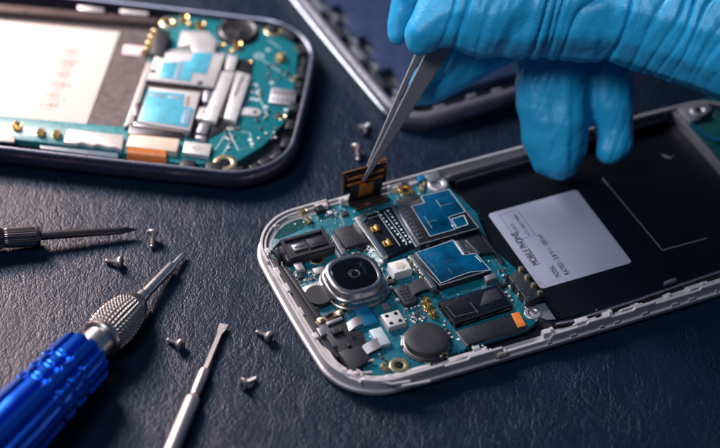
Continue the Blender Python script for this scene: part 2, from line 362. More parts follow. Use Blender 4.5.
# circuit board
board = [(270, 238), (277, 223), (300, 213), (335, 200), (372, 191), (400, 181), (424, 175), (446, 178), (452, 190), (476, 212), (490, 246), (515, 268), (540, 300), (545, 316),
         (526, 329), (470, 346), (440, 359), (418, 371), (400, 379), (378, 378), (362, 368), (340, 352), (318, 335), (300, 308), (286, 285), (272, 258)]
bp_ = A.poly(board, ZB)
mb = MB(); mb.prism(bp_, .26, ZB, .006)
traces = [[(300, 222), (322, 213), (345, 212), (356, 207)], [(310, 224), (330, 217), (350, 216)], [(372, 193), (392, 188), (398, 195)], [(362, 196), (350, 203), (336, 206)],
          [(456, 352), (446, 342), (450, 330)], [(460, 350), (480, 344), (520, 330)], [(392, 352), (408, 352), (414, 360)], [(412, 355), (438, 357)], [(396, 360), (410, 349)],
          [(277, 232), (292, 222), (298, 214)], [(280, 236), (312, 226)], [(500, 275), (508, 290), (526, 300)], [(386, 275), (395, 285), (388, 297)], [(383, 270), (388, 285)],
          [(440, 320), (452, 335), (462, 350)], [(444, 318), (456, 332)], [(398, 200), (408, 202)], [(340, 208), (346, 221)]]
for t in traces:
    mb.strip([(*A.L(x, y, ZB), ZB+.002) for x, y in t], (0, .022, 0) , .004, 1) if abs(t[0][0]-t[-1][0]) > abs(t[0][1]-t[-1][1]) else mb.strip([(*A.L(x, y, ZB), ZB+.002) for x, y in t], (.022, 0, 0), .004, 1)
for q in ((330, 202), (342, 199), (335, 210), (322, 221), (374, 192), (404, 183), (392, 186), (296, 224), (288, 220), (490, 333), (505, 329), (458, 340), (452, 348), (476, 342), (508, 271), (445, 322), (401, 196)):
    x, y = A.L(*q, ZB); mb.lathe(x, y, [(.035, ZB), (.034, ZB+.012), (.015, ZB+.018)], 10, 2)
random.seed(3)
def dot_ok(x, y): return True
for x0_, y0_, x1_, y1_, c_ in ((341, 247, 372, 256, 26), (404, 300, 426, 328, 46), (384, 268, 394, 300, 16), (372, 300, 394, 312, 14), (292, 268, 322, 284, 22), (394, 196, 410, 206, 10), (360, 204, 395, 212, 10), (318, 214, 336, 222, 8), (440, 322, 456, 350, 8), (404, 350, 440, 372, 8), (500, 266, 512, 284, 6), (324, 232, 336, 258, 12)):
    for _ in range(c_):
        x, y = A.L(random.uniform(x0_, x1_), random.uniform(y0_, y1_), ZB); mb.box(x, y, random.choice((.03, .045)), random.choice((.025, .05)), ZB, ZB+random.uniform(.008, .03), random.choice((0, PI/2)), 0, 2)
xs_ = [q[0] for q in bp_]; ys_ = [q[1] for q in bp_]; ins_ = offset(ccw(bp_), .12)
def inside(P, x, y):
    c = False
    for i in range(len(P)):
        (x1, y1), (x2, y2) = P[i-1], P[i]
        if (y1 > y) != (y2 > y) and x < (x2-x1)*(y-y1)/(y2-y1)+x1: c = not c
    return c
for _ in range(900):
    x, y = random.uniform(min(xs_), max(xs_)), random.uniform(min(ys_), max(ys_))
    if not inside(ins_, x, y): continue
    k_ = random.random(); rt = random.choice((0, PI/2))
    if k_ < .34: mb.box(x, y, random.uniform(.3, .9), .012, ZB, ZB+.003, rt, 0, 1)
    elif k_ < .42:
        for q_ in range(random.randint(3, 7)): mb.box(x+q_*.055*(rt == 0), y+q_*.055*(rt != 0), .026, .026, ZB, ZB+.012, 0, 0, 2)
    elif k_ < .72: mb.box(x, y, random.uniform(.02, .05), random.uniform(.02, .04), ZB, ZB+.008, rt, 0, random.choice((2, 3, 4)))
    elif k_ < .82: mb.lathe(x, y, [(.022, ZB), (.021, ZB+.006), (.008, ZB+.007)], 8, 4)
    else: mb.box(x, y, random.uniform(.08, .2), random.uniform(.05, .14), ZB, ZB+.004, rt, 0, random.choice((1, 5)))
pcb = mb.build('circuit_board', [M['teal'], M['trace'], M['steel'], M['silk'], M['gold'], M['darkteal']], pa)
# dark green solder field at the head corner
mb = MB(); mb.prism(A.poly([(273, 238), (279, 224), (300, 216), (306, 226), (296, 232), (279, 239)], ZB), ZB-.01, ZB+.005, 0); mb.build('solder_mask', M['darkteal'], pa)

def blkA(name, pts, z1, m, rot=0, bev=.012, z0=None, label=None, parent=None):
    cx, cy, lx, ly = A.rect4(pts, z1, rot); mb = MB(); mb.prism(rect(cx, cy, lx, ly, rot), ZB if z0 is None else z0, z1, bev)
    return mb.build(name, m, parent or pa, label), (cx, cy, lx, ly)
def polyA(name, pts, z1, m, bev=.012, z0=None, label=None, parent=None, r=0):
    P = A.poly(pts, z1); P = rounded(P, r, 3) if r else P
    mb = MB(); mb.prism(P, ZB if z0 is None else z0, z1, bev); return mb.build(name, m, parent or pa, label)

# headphone socket block
zt = .68
cx, cy, lx, ly = A.rect4([(277, 243), (320, 225), (335, 242), (291, 264)], zt)
jack = thing  # placeholder to keep the name readable
mb = MB(); mb.prism(rounded(rect(cx, cy, lx, ly), .06), ZB, zt-.07, .03)
mb.frame(rect(cx+.04, cy, lx-.1, ly-.04), .1, zt-.08, zt)
sock = mb.build('headphone_socket', M['charcoal'], pa)
mb = MB(); mb.box(cx+.22*lx, cy-.02, lx*.36, ly*.42, zt-.07, zt-.005, 0, .02); mb.box(cx+.22*lx, cy-.02, lx*.24, ly*.24, zt-.006, zt+.006, 0, .006); mb.build('socket_cover', M['charcoal'], sock)
mb = MB(); mb.box(cx-.14*lx, cy-.02, lx*.28, ly*.3, zt-.07, zt-.02, 0, .01)
mb.strip([(cx-.25*lx, cy+.02, zt-.01), (cx-.15*lx, cy+.02, zt+.02), (cx-.02*lx, cy+.02, zt-.01)], (0, .08, 0), .012); mb.build('spring_contact', M['silver'], sock)
# barrel of the socket: a round mouth at the head end, its axis along the phone
mb = MB(); x0 = cx-lx/2; rr = .31
for xx, w_ in ((x0+.02, .10), (x0-.16, .09)):
    ring = []
    for px_, r_ in ((xx-w_/2, rr), (xx+w_/2, rr), (xx+w_/2, rr-.06), (xx-w_/2, rr-.06)):
        ring.append([(px_, cy+r_*math.cos(a), .36+r_*.92*math.sin(a)) for a in [2*PI*i/36 for i in range(36)]])
    mb.rings(ring, 0, closed=True)
mb.build('socket_ring', M['charcoal'], sock)
mb = MB(); mb.xlathe([(x0-.12, .24), (x0+.05, .24)], 24, y0=cy, z0=.36); mb.build('socket_mouth', M['blackgloss'], sock)
mb = MB(); mb.tube([(x0-.1, cy-.28, .5), (x0-.16, cy-.42, .52), (x0-.1, cy-.6, .5), (x0+.02, cy-.72, .46)], .04, 8)
mb.tube([(x0-.16, cy+.2, .6), (x0+.1, cy+.34, .64), (x0+.4, cy+.36, .6)], .035, 8); mb.build('socket_bracket', M['charcoal'], sock)

# clips near the head corner
for q, a in (((303, 214), .3), ((308, 222), .5)): clip_part(*A.L(*q, ZB), a, pa, ZB, 1.1, M['palegold'])
blkA('microphone', [(314, 206), (322, 204), (325, 209), (317, 211)], .56, M['black'])
blkA('processor_chip', [(334, 230), (355, 223), (368, 240), (346, 249)], .54, M['chip'])
mb = MB()
for j_, t_ in enumerate((.3, .22, .26)): 
    x, y = A.L(351, 236, .54); mb.box(x+.1-j_*.1, y, .018, t_, .54, .5415, 0, 0)
mb.build('chip_marking', M['charcoal'], [o_ for o_ in pa.children if o_.name.startswith('processor_chip')][0])
polyA('side_bracket', [(331, 236), (334, 235), (346, 252), (342, 254)], .56, M['grey'])
# black camera connector plate with gold contacts
pl = polyA('shield_plate', [(356, 218), (391, 206.5), (414, 244), (385, 256)], .60, M['blackgloss'], r=.05)
mb = MB(); P = A.poly([(354, 218), (360, 216), (388, 255), (383, 258)], .63); mb.prism(P, ZB, .63, .01)
P = A.poly([(354, 218), (364, 213.5), (368, 218), (362, 223)], .635); mb.prism(P, ZB, .64, .01); mb.build('shield_frame', M['silver'], pl)
for q in ((375.5, 229.5), (387.5, 244)): 
    x, y = A.L(*q, .6); mb = MB(); mb.box(x, y, .26, .2, .595, .64, .0, .01); mb.box(x+.05, y, .1, .24, .63, .70, 0, .02); mb.box(x-.07, y+.03, .07, .1, .63, .68, .3, .015); mb.build('gold_contact', M['gold'], pl)
mb = MB()
for k in range(11):
    t = k/10; x, y = A.L(378+28*t, 212+32*t, .6); mb.box(x, y, .03+.03*(k % 2), .07, .6, .607, 0, 0)
    x, y = A.L(388+22*t, 211+31*t, .6); mb.box(x, y, .05, .03+.05*((k+1) % 2), .6, .607, 0, 0)
for a_, b_ in (((378, 214), (400, 246)), ((384, 212), (407, 243)), ((366, 215), (377, 212)), ((368, 219), (380, 215))):
    mb.strip([(*A.L(*a_, .6), .604), (*A.L(*b_, .6), .604)], (.015, 0.008, 0), .004)
mb.build('plate_marking', M['silk'], pl)
# silver rails between plate and shield
for pts in ([(389, 206), (394, 204.5), (421, 245), (416, 247)], [(397, 205), (400, 204), (420, 238), (417, 239.5)]):
    polyA('shield_rail', pts, .60, M['silver'], .01)
polyA('rail_channel', [(394, 206), (397, 205), (420, 243), (417, 245)], .50, M['black'], .005)

# shield 1 with blue film
def shieldA(pts, z1, film, notch_dark=True, name='metal_shield'):
    s = polyA(name, pts, z1, M['darksteel'], .02, r=.05)
    P = A.poly(pts, z1); mb = MB(); mb.frame(rounded(P, .05, 2), .035, ZB, z1+.008)
    P2 = ccw(P)
    mb.build('shield_edge', M['grey'], s)
    f = MB(); f.prism(A.poly(film, z1), z1, z1+.014, .004); fm = f.build('film', M['film'], s)
    e = MB(); e.frame(A.poly(film, z1), .02, z1+.001, z1+.019); e.build('film_border', M['foam'], fm)
    return s
s1 = shieldA([(397, 208), (448, 188), (480, 228), (419, 245)], .63, [(411, 206.5), (424, 203), (420.5, 196.5), (449, 189.5), (466, 212), (449, 217.5), (455, 230), (430, 237)])
polyA('shield_cutout', [(450, 219), (464, 214.5), (469, 225), (456, 229)], .648, M['film'], .004, z0=.63, parent=s1)
mb = MB(); mb.frame(A.poly([(451, 219), (464, 215), (468.5, 224.5), (456.5, 228.5)], .648), .02, .64, .655)
put_text(mb, '7', .2, *A.L(457, 226, .65), .652, PI/2); mb.build('shield_marking', M['silk'], s1)
mb = MB()   # bulges and slots on the lower side wall
for t in (.12, .38, .62, .86):
    x, y = A.L(421+57*t, 247-18*t, .55); mb.box(x, y-.01, .1, .05, .46, .55, 0, .02)
mb.build('shield_dimple', M['silver'], s1)
mb = MB()
for k in range(9):
    t = k/8; x, y = A.L(402+17*t, 209+29*t, .64); mb.frame(circ(x, y, .05+.02*(k % 2), 12, .03+.03*(k % 3 == 0), k*1.1), .014, .63, .642); mb.box(x+.09, y, .02, .07, .63, .642, k*.7, 0)
mb.build('shield_marking', M['grey'], s1)
# shield 2
s2 = shieldA([(409, 256), (453, 239), (492, 270), (440, 286)], .60, [(415, 253), (453, 240.5), (463, 255), (476, 253.5), (491, 270.5), (469, 273), (455, 278), (441, 284)])
polyA('shield_rail', [(408, 256), (413, 254), (437, 286), (432, 288)], .66, M['silver'], .01, parent=s2)
mb = MB()
for t in (.2, .45, .7, .9): x, y = A.L(404+24*t, 257+30*t, .52); mb.box(x, y, .08, .09, .42, .5+.05*(t > .4), .1, .015)
mb.build('shield_dimple', M['silver'], s2)
polyA('socket_spring', [(455, 241), (459, 240), (468, 252), (464, 254)], .63, M['silver'], .006, z0=.5, parent=s2)
polyA('socket_spring', [(465, 240), (467, 239.5), (480, 252), (477, 253)], .62, M['silver'], .006, z0=.5, parent=s2)
mb = MB(); x, y = A.L(481, 262, .61); x2, y2 = A.L(475, 254+2, .61); mb.strip([(x2, y2, .617), (x, y, .617)], (.025, .0, 0), .004); mb.build('film_mark', M['silk'], s2)
polyA('card_slot', [(455, 240), (478, 234), (494, 252), (476, 254), (463, 255)], .52, M['black'], .01)
polyA('shield_hinge', [(484, 276), (495, 272), (497, 277), (487, 281)], .6, M['grey'], .02)
polyA('slot_edge', [(478, 232), (481, 231), (505, 262), (502, 263)], .5, M['darksteel'], .01)
# white cube
wc, (cx, cy, lx, ly) = blkA('flash_module', [(387.5, 263), (406, 257.5), (411.5, 268), (395, 273.5)], .68, M['white'], bev=.03)
mb = MB(); mb.box(cx, cy, lx*.5, ly*.4, .68, .69, .2, .004); mb.box(cx, cy, lx*.25, ly*.6, .68, .694, .5, .004); mb.build('flash_emitter', M['tan'], wc)
# camera
cx, cy, lx, ly = A.rect4([(322, 274), (352, 253), (389, 274), (350, 301)], .80, PI/4)
ccx, ccy = A.L(354.5, 273.5, .92)
def squircle(r, e=3.2, nn=112, rot=.0):
    out = []
    for i in range(nn):
        a = 2*PI*i/nn; c, s = math.cos(a), math.sin(a); k = r/((abs(c)**e+abs(s)**e)**(1/e)); out.append((ccx+k*math.cos(a+rot), ccy+k*math.sin(a+rot)))
    return out
mb = MB(); mb.rings([[(x, y, z) for x, y in squircle(r, 2.7)] for r, z in ((.88, ZB), (.88, .50), (.86, .53), (.84, .54), (.835, .66), (.825, .70), (.80, .73), (.76, .75), (.735, .87), (.72, .91), (.68, .935), (.62, .94), (.58, .93), (.565, .90), (.555, .89))], 0, cap1=True)
cm = mb.build('camera_module', M['camring'], pa)
mb = MB(); mb.rings([[(x, y, z) for x, y in squircle(r, 2.7)] for r, z in ((.57, .88), (.57, .912), (.555, .918))]); mb.build('camera_glass', M['lens'], cm)
mb = MB(); mb.lathe(ccx, ccy, [(.17, .915), (.165, .928), (.13, .93), (.12, .922), (.10, .921)]); lr = mb.build('lens_ring', M['darksteel'], cm)
mb = MB(); mb.lathe(ccx, ccy, [(.10, .915), (.09, .935), (.06, .945), (.02, .949)], 24); mb.build('lens', M['lens'], lr)
# gasket disc at the head edge
pts = [(301, 288), (322, 279), (340, 299), (316, 308)]
polyA('gasket_plate', pts, .46, M['satin'], .01)
x, y = A.L(318.5, 294.5, .56); mb = MB(); mb.lathe(x, y, [(.37, .44), (.37, .52), (.35, .56), (.2, .565), (.0001, .565)], 40); mb.build('rubber_gasket', M['rubber'], pa)
mb = MB(); mb.prism(A.poly([(270, 256), (284, 262), (304, 300), (326, 326), (345, 350), (338, 357), (318, 340), (297, 309), (283, 286)], .45), .28, .45, .02); mb.build('corner_gasket', M['charcoal'], pa)
mb = MB()   # dark plastic wall beside it
P = A.poly([(283, 268), (287, 266), (322, 316), (317, 318)], .54); mb.prism(P, .25, .54, .02); mb.build('side_wall', M['charcoal'], pa)
blkA('metal_can', [(293, 263), (301, 261), (305, 268), (297, 271)], .56, M['satin'], bev=.02)
blkA('metal_can', [(312, 268), (323, 266), (325, 271), (315, 274)], .52, M['satin'], bev=.02)
x, y = A.L(316.7, 259, ZB); ring_part('screw_ring', x, y, .22, ZB, pa, M['palegold'], .72, .03)
# gold spring part
gp = blkA('antenna_spring', [(315, 321), (341, 308), (344, 312), (318, 326)], .48, M['brown'], rot=.25, bev=.02)[0]
for q in ((321, 319), (340, 312)): x, y = A.L(*q, .55); mb = MB(); mb.lathe(x, y, [(.1, .48), (.1, .53), (.05, .56), (.001, .57)], 16); mb.build('spring_contact', M['palegold'], gp)
x, y = A.L(329, 314, .55); mb = MB(); mb.box(x, y, .22, .1, .49, .56, .3, .02); mb.build('spring_insulator', M['black'], gp)
# black plastic bracket at the corner
bk = polyA('plastic_bracket', [(318, 326), (330, 319), (342, 317), (350, 328), (361, 331), (366, 343), (352, 352), (341, 354), (330, 342)], .50, M['charcoal'], .02, z0=.3)
polyA('bracket_pad', [(338, 352), (360, 344), (371, 358), (353, 371)], .55, M['charcoal'], .02, z0=.3, parent=bk)
for q, s_ in (((335, 331), .17), ((349, 345), .1), ((341, 330), .1)): x, y = A.L(*q, .58); mb = MB(); mb.box(x, y, s_, s_*1.1, .49, .6, 0, .02); mb.build('bracket_stud', M['charcoal'], bk)
for q in ((354, 338), (336, 347)): x, y = A.L(*q, .505); mb = MB(); mb.lathe(x, y, [(.06, .49), (.06, .506)], 20); mb.build('bracket_hole', M['blackgloss'], bk)
polyA('bracket_arm', [(326, 322), (342, 316), (343, 319), (328, 325)], .56, M['grey'], .02, z0=.4, parent=bk)
polyA('metal_tab', [(316, 328), (322, 326), (327, 333), (321, 336)], .55, M['grey'], .03, z0=.3)
polyA('teal_flex', [(324, 331), (329, 329), (338, 345), (333, 347)], .49, M['teal'], .006, z0=.4)
# blue connector + silver flex
blkA('blue_connector', [(352.5, 309.5), (368, 305.5), (379, 321), (365, 326)], .52, M['blue'], bev=.02)
def ribbon(name, path, w, m, th=.018, parent=None):   # path (px,py,z)
    P = [Vector((*A.L(x, y, z), z)) for x, y, z in path]
    Q = []
    for i in range(len(P)-1):
        for k in range(4):
            t = k/4; a = P[max(i-1, 0)]; b = P[i]; c = P[i+1]; d = P[min(i+2, len(P)-1)]
            Q.append(.5*((2*b)+(c-a)*t+(2*a-5*b+4*c-d)*t*t+(3*b-a-3*c+d)*t**3))
    Q.append(P[-1]); mb = MB(); mb.strip(Q, w, th); return mb.build(name, m, parent or pa)
ribbon('flex_ribbon', [(363, 320, .50), (357, 321, .56), (351, 325, .53), (347, 328, .48)], (.06, .30, 0), M['greyflex'])
blkA('foil_pad', [(369, 330), (380, 326.5), (391, 341), (379.5, 347)], .53, M['foam'], bev=.02)
ribbon('flex_ribbon', [(381, 341, .515), (374, 345, .53), (368, 348, .50), (363, 352, .46)], (.05, .34, 0), M['greyflex'])
# four-hole can
fh, (cx, cy, lx, ly) = blkA('spring_socket', [(380, 315), (397.5, 309), (407, 321.5), (389.7, 328)], .57, M['tin'], bev=.03)
for dx in (-1, 1):
    for dy in (-1, 1):
        mb = MB(); mb.lathe(cx+dx*lx*.25, cy+dy*ly*.27, [(.055, .565), (.055, .573)], 16); mb.build('socket_hole', M['blackgloss'], fh)
for k in range(4):
    mb = MB(); mb.box(cx-lx/2+.1+k*.14, cy-ly/2-.03, .06, .06, ZB, ZB+.06, 0, .01); mb.build('solder_tab', M['steel'], fh)
# dark multi-pin connector
P = A.poly([(394, 290), (397, 286), (406, 284), (417, 298), (416, 302), (405, 305)], .54)
mb = MB(); mb.prism(P, ZB, .54, .02); hc = mb.build('board_connector', M['chip'], pa)
x0_, y0_, lx, ly = A.rect4([(395, 290), (406, 285), (416, 299), (405, 304)], .54)
for i in range(3):
    for j in range(4): mb = MB(); mb.box(x0_+(i-1)*lx*.26, y0_+(j-1.5)*ly*.2, lx*.2, ly*.15, .535, .553, 0, .006); mb.build('connector_pad', M['charcoal'], hc)
ribbon('flex_ribbon', [(410, 291, .53), (417, 286, .56), (426, 283, .57), (433, 281, .5)], (.10, .42, 0), M['charcoal'])
blkA('small_chip', [(381, 304), (387, 302), (391, 307), (385, 309)], .47, M['grey'])
for q, a in (((426.5, 302), .2), ((433.5, 314.5), .2), ((429, 308), .2)): clip_part(*A.L(*q, ZB+.05), a+PI/2, pa, ZB, 1.25, M['gold'])
# vibration motor
x, y = A.L(427, 337.5, .66); mb = MB(); mb.lathe(x, y, [(.66, ZB), (.66, .44), (.62, .46), (.55, .46)]); vm = mb.build('vibration_motor', M['darksteel'], pa)
mb = MB(); mb.lathe(x, y, [(.56, .45), (.575, .5), (.575, .61), (.56, .645), (.53, .66), (.3, .663), (.001, .664)], 56); mb.build('motor_cap', M['rubber'], vm)
mb = MB(); mb.lathe(x, y, [(.60, .45), (.60, .475), (.585, .48), (.56, .48)]); mb.build('motor_rim', M['silver'], vm)
# dark card reader
cr = polyA('card_reader', [(438, 302), (498.5, 284.5), (513, 305), (455, 324)], .60, M['blackgloss'], .02, r=.06)
mb = MB(); mb.frame(A.poly([(438, 302), (498.5, 284.5), (513, 305), (455, 324)], .6), .03, ZB, .608); mb.build('reader_edge', M['darksteel'], cr)
for q in ((447.5, 300), (457, 297), (466, 294.5)): mb = MB(); mb.lathe(*A.L(*q, .6), [(.055, .598), (.055, .604)], 16); mb.build('reader_hole', M['film'], cr)
mb = MB()
for t0, t1 in ((.12, .36), (.42, .66), (.72, .95)):
    a = A.L(455+58*t0, 326-19*t0, .5); b = A.L(455+58*t1, 326-19*t1, .5); mb.tube([(*a, .5), (*b, .5)], .025, 6)
mb.build('reader_spring', M['silver'], cr)
mb = MB()
for a_, b_ in (((446, 306), (455, 317)), ((470, 302), (478, 313)), ((455, 317), (478, 311)), ((460, 292), (492, 286))): mb.strip([(*A.L(*a_, .6), .603), (*A.L(*b_, .6), .603)], (.014, .01, 0), .004)
mb.build('reader_groove', M['grey'], cr)
polyA('reader_tongue', [(484, 292), (496, 288), (503, 298), (480, 306), (482, 299)], .606, M['chip'], .002, z0=.598, parent=cr)
# long flat connector with orange tail
blkA('flat_connector', [(456, 332), (512, 313), (525, 327), (466, 344)], .52, M['black'], bev=.02)
polyA('orange_flex_tail', [(511, 313.5), (519, 311.5), (526, 325), (518, 327.5)], .53, M['orange'], .004, z0=.50)
mb = MB(); P = A.poly([(456, 332), (458, 331.5), (468, 344), (466, 345)], .535); mb.prism(P, ZB, .535, .005); mb.build('connector_latch', M['silver'], pa)
# battery connector
bc = polyA('battery_connector', [(508, 276), (519, 268), (543, 295), (528, 302)], .68, M['chip'], .03, r=.06)
for k in range(4):
    t = k/3; q = (508.5+20*t, 276+23*t); x, y = A.L(*q, .62); mb = MB(); mb.box(x-.04, y, .14, .08, .45, .70, 0, .025); mb.build('battery_contact', M['steel'], bc)
    q = (521+19*t, 270+24*t); x, y = A.L(*q, .62); mb = MB(); mb.box(x, y, .13, .10, .5, .74, 0, .03); mb.build('battery_contact', M['palegold'], bc)
    x, y = A.L(505+19*t, 280+23*t, ZB); mb = MB(); mb.box(x, y, .1, .07, ZB, ZB+.03, 0, .01); mb.build('solder_pad', M['steel'], bc)
# screw rings
x, y = A.L(533, 313, ZB+.03); ring_part('screw_ring', x, y, .23, ZB, pa, M['satin'], .5, .05)
polyA('corner_plate', [(524, 306), (545, 303), (556, 319), (542, 320), (536, 321)], .42, M['satin'], .01)
x, y = A.L(406.6, 190, ZB+.05); ring_part('screw_ring', x, y, .19, ZB, pa, M['gold'], .6, .09)
x, y = A.L(438, 184, .5); mb = MB(); mb.lathe(x, y, [(.3, ZB), (.3, .47), (.26, .48)]); mb.build('ring_seat', M['satin'], pa)
ring_part('screw_ring', x, y, .27, .47, pa, M['satin'], .4, .05)
for q, a, s_ in (((422, 189), 1.0, .9), ((425, 184), .4, .8), ((384, 366), 1.2, 1.0), ((386, 369), .2, .8), ((443.5, 355), .1, 1.0), ((441, 356), .8, .7), ((397, 191), .2, .6)): clip_part(*A.L(*q, ZB+.04), a, pa, ZB, s_, M['palegold'])
polyA('antenna_contact', [(418, 180), (421, 178.5), (426, 190), (423, 191)], .47, M['silver'], .01)
polyA('blue_contact', [(416, 176), (424, 174), (426, 179), (419, 181)], .55, M['blue'], .02)
polyA('corner_block', [(424, 175), (438, 171), (441, 178), (430, 182)], .56, M['grey'], .02)
polyA('contact_field', [(396, 200.5), (418, 194), (423, 202), (402, 208.5)], .43, M['chip'], .005)
x, y = A.L(399.5, 365.5, ZB); ring_part('screw_ring', x, y, .26, ZB, pa, M['palegold'], .45, .02)
# flat socket with copper bars where the flap came from
fs = polyA('flap_socket', [(352, 204), (386, 193.5), (391, 199), (357, 210)], .45, M['black'], .01)
for a_, b_ in (((355, 206), (385, 197)), ((357, 209), (387, 200))):
    a = A.L(*a_, .48); b = A.L(*b_, .48); mb = MB(); mb.tube([(*a, .465), (*b, .465)], .022, 6); mb.build('copper_bar', M['copper'], fs)
mb = MB()
for k in range(16): t = k/15; x, y = A.L(361+28*t, 213-9*t, ZB); mb.box(x, y, .035, .05, ZB, ZB+.012, 0, 0)
mb.build('solder_row', M['steel'], pa)
# small grey-blue corner area near the bottom: cream strips
for t in ([(346, 371), (356, 377), (368, 380)], [(350, 366), (362, 373), (372, 372)], [(362, 373), (360, 383)], [(358, 362), (374, 360)], [(372, 380), (392, 384), (410, 381)], [(402, 386), (430, 381)]):
    mb = MB(); mb.tube([(*A.L(x, y, .5), .5) for x, y in t], .035, 6); mb.build('frame_strand', M['rimA'], pa)
# lots of tiny components
random.seed(11)
def scatter(x0, y0, x1, y1, cnt, bodies, sz=(.07, .11)):
    """in a pixel box, rows of small parts"""
    for _ in range(cnt):
        px, py = random.uniform(x0, x1), random.uniform(y0, y1); x, y = A.L(px, py, ZB); l = random.uniform(*sz)
        small_part('capacitor', x, y, random.choice((0, PI/2)), pa, random.choice(bodies), l, l*.52, l*.45, ZB)
B3 = [M['brown'], M['chip'], M['white'], M['black']]
BOD = [M['brown'], M['chip'], M['black'], M['tan'], M['white']]
nr = 0
for (px, py), cnt, dx, dy in (((372, 258), 4, 3.2, 4.5), ((388, 284), 3, 2.5, 3.5), ((408, 310), 5, 3.6, -1.2), ((410, 316), 5, 3.6, -1.2), ((413, 322), 4, 3.6, -1.2), ((343, 252), 6, 4.6, -1.4), ((362, 204), 5, 5, -1.5), ((326, 216), 4, 5, -1.4), ((296, 277), 5, 4.5, -1.2), ((300, 282), 4, 4.5, -1.2), ((444, 326), 4, 2.6, 4), ((408, 347), 3, 3, 4), ((500, 272), 3, 3, 4), ((372, 304), 4, 3.4, -1), ((324, 238), 4, 3, 4.2), ((440, 294), 3, 3, 4), ((399, 198), 4, 4, -1.2), ((506, 293), 3, 3, 4), ((376, 352), 4, 3, 3)):
    for k in range(cnt):
        x, y = A.L(px+dx*k, py+dy*k, ZB); small_part('resistor', x, y, PI/2 if abs(dx) > abs(dy) else 0, pa, random.choice(BOD), .09, .05, .04, ZB)
scatter(341, 249, 352, 254, 6, B3); scatter(352, 246, 368, 254, 8, B3); scatter(384, 272, 392, 298, 5, B3)
scatter(405, 309, 424, 326, 20, B3, (.06, .1)); scatter(294, 271, 318, 282, 12, B3, (.06, .1)); scatter(369, 240, 386, 262, 6, B3)
scatter(372, 300, 392, 306, 8, B3, (.05, .09)); scatter(322, 200, 336, 218, 5, B3, (.06, .08)); scatter(326, 236, 334, 256, 5, B3)
scatter(466, 346, 500, 352, 4, [M['white']], (.06, .09)); scatter(498, 268, 506, 276, 3, B3); scatter(400, 292, 424, 300, 5, B3)
scatter(410, 182, 420, 196, 4, [M['white'], M['brown']], (.06, .09)); scatter(404, 352, 440, 368, 3, [M['white']], (.05, .08))
random.seed(23)
for k in range(9):   # paired springs along the rail beside the lower shield
    t = k/8; x, y = A.L(409+25*t, 259+29*t, .6); mb = MB(); mb.box(x-.03, y, .07, .06, .5, .64+.03*(k % 2), .2, .01); mb.build('rail_spring', M['palegold'] if k % 3 == 1 else M['steel'], pa)
for q, lx_, ly_, z_, m_ in (((373, 262), .2, .16, .47, 'chip'), ((392, 281), .22, .16, .46, 'black'), ((436, 290), .14, .2, .48, 'black'), ((404, 346), .18, .12, .46, 'chip'), ((361, 247), .22, .12, .46, 'black'),
                            ((447, 338), .16, .22, .47, 'chip'), ((345, 213), .2, .14, .46, 'chip'), ((367, 203), .16, .1, .46, 'brown'), ((503, 283), .16, .2, .5, 'black'), ((330, 212), .14, .12, .48, 'tin'), ((300, 276), .16, .12, .48, 'chip'),
                            ((398, 299), .12, .1, .46, 'tin'), ((417, 346), .14, .1, .46, 'brown'), ((381, 261), .1, .14, .48, 'tin'), ((352, 298+8), .1, .14, .48, 'tin'), ((476, 347), .2, .1, .46, 'tin'), ((511, 286), .1, .14, .48, 'tin')):
    x, y = A.L(*q, z_); mb = MB(); mb.box(x, y, lx_, ly_, ZB, z_, 0, .012); o_ = mb.build('small_chip', M[m_], pa)
    if lx_*ly_ > .02:
        mb = MB()
        for e_ in (-1, 1):
            for g in range(3): mb.box(x-lx_*.33+g*lx_*.33, y+e_*(ly_/2+.012), .022, .03, ZB, ZB+.02, 0, 0)
        mb.build('chip_pins', M['steel'], o_)
mb = MB()   # fine etched lines on the two blue films
for a_, b_ in (((424, 216), (432, 228)), ((428, 222), (436, 220)), ((441, 206), (452, 203)), ((436, 200), (441, 207))): mb.strip([(*A.L(*a_, .645), .6455), (*A.L(*b_, .645), .6455)], (.012, .008, 0), .003)
mb.build('film_mark', M['foam'], s1)
mb = MB()
for a_, b_ in (((426, 256), (436, 253)), ((430, 262), (437, 272)), ((444, 262), (452, 260)), ((448, 268), (452, 274))): mb.strip([(*A.L(*a_, .615), .6155), (*A.L(*b_, .615), .6155)], (.012, .008, 0), .003)
mb.build('film_mark', M['grey'], s2)
# side button flex
polyA('side_flex', [(494, 352), (507, 347), (508, 352), (496, 356)], .36, M['satin'], .03, z0=.15)
polyA('side_key', [(497, 351), (506, 348), (507, 352), (498, 355)], .42, M['tan'], .03, z0=.3)

# battery bay: floor, walls, label
fl = MB(); fl.prism(A.poly([(452, 178), (690, 112), (790, 250), (800, 262), (548, 322), (540, 300), (515, 268), (490, 246)], .2), .15, .2, 0); bay = fl.build('battery_bay', M['bay'], pa)
def wallA(name, path, z0, z1, w, m, r=.03):
    P = [Vector((*A.L(x, y, z1), 0)) for x, y in path]; left = []; right = []
    for i, q in enumerate(P):
        t = (P[min(i+1, len(P)-1)]-P[max(i-1, 0)]).normalized(); nn = Vector((-t.y, t.x, 0))*w/2; left.append((q-nn)[:2]); right.append((q+nn)[:2])
    mb = MB(); mb.prism(left+right[::-1], z0, z1, r); return mb.build(name, m, pa)
wallA('bay_wall', [(538, 318), (552, 323), (572, 320), (600, 311), (640, 298), (680, 284), (725, 269), (800, 246)], .15, .52, .14, M['blackgloss'])
wallA('bay_wall_edge', [(556, 323.5), (572, 320.5), (600, 311.5), (640, 298.5), (680, 284.5), (725, 269.5), (800, 246.5)], .51, .545, .05, M['grey'], .012)
wallA('far_wall', [(446, 180), (470, 172), (520, 158), (600, 136), (668, 117)], .15, .45, .2, M['blackgloss'])
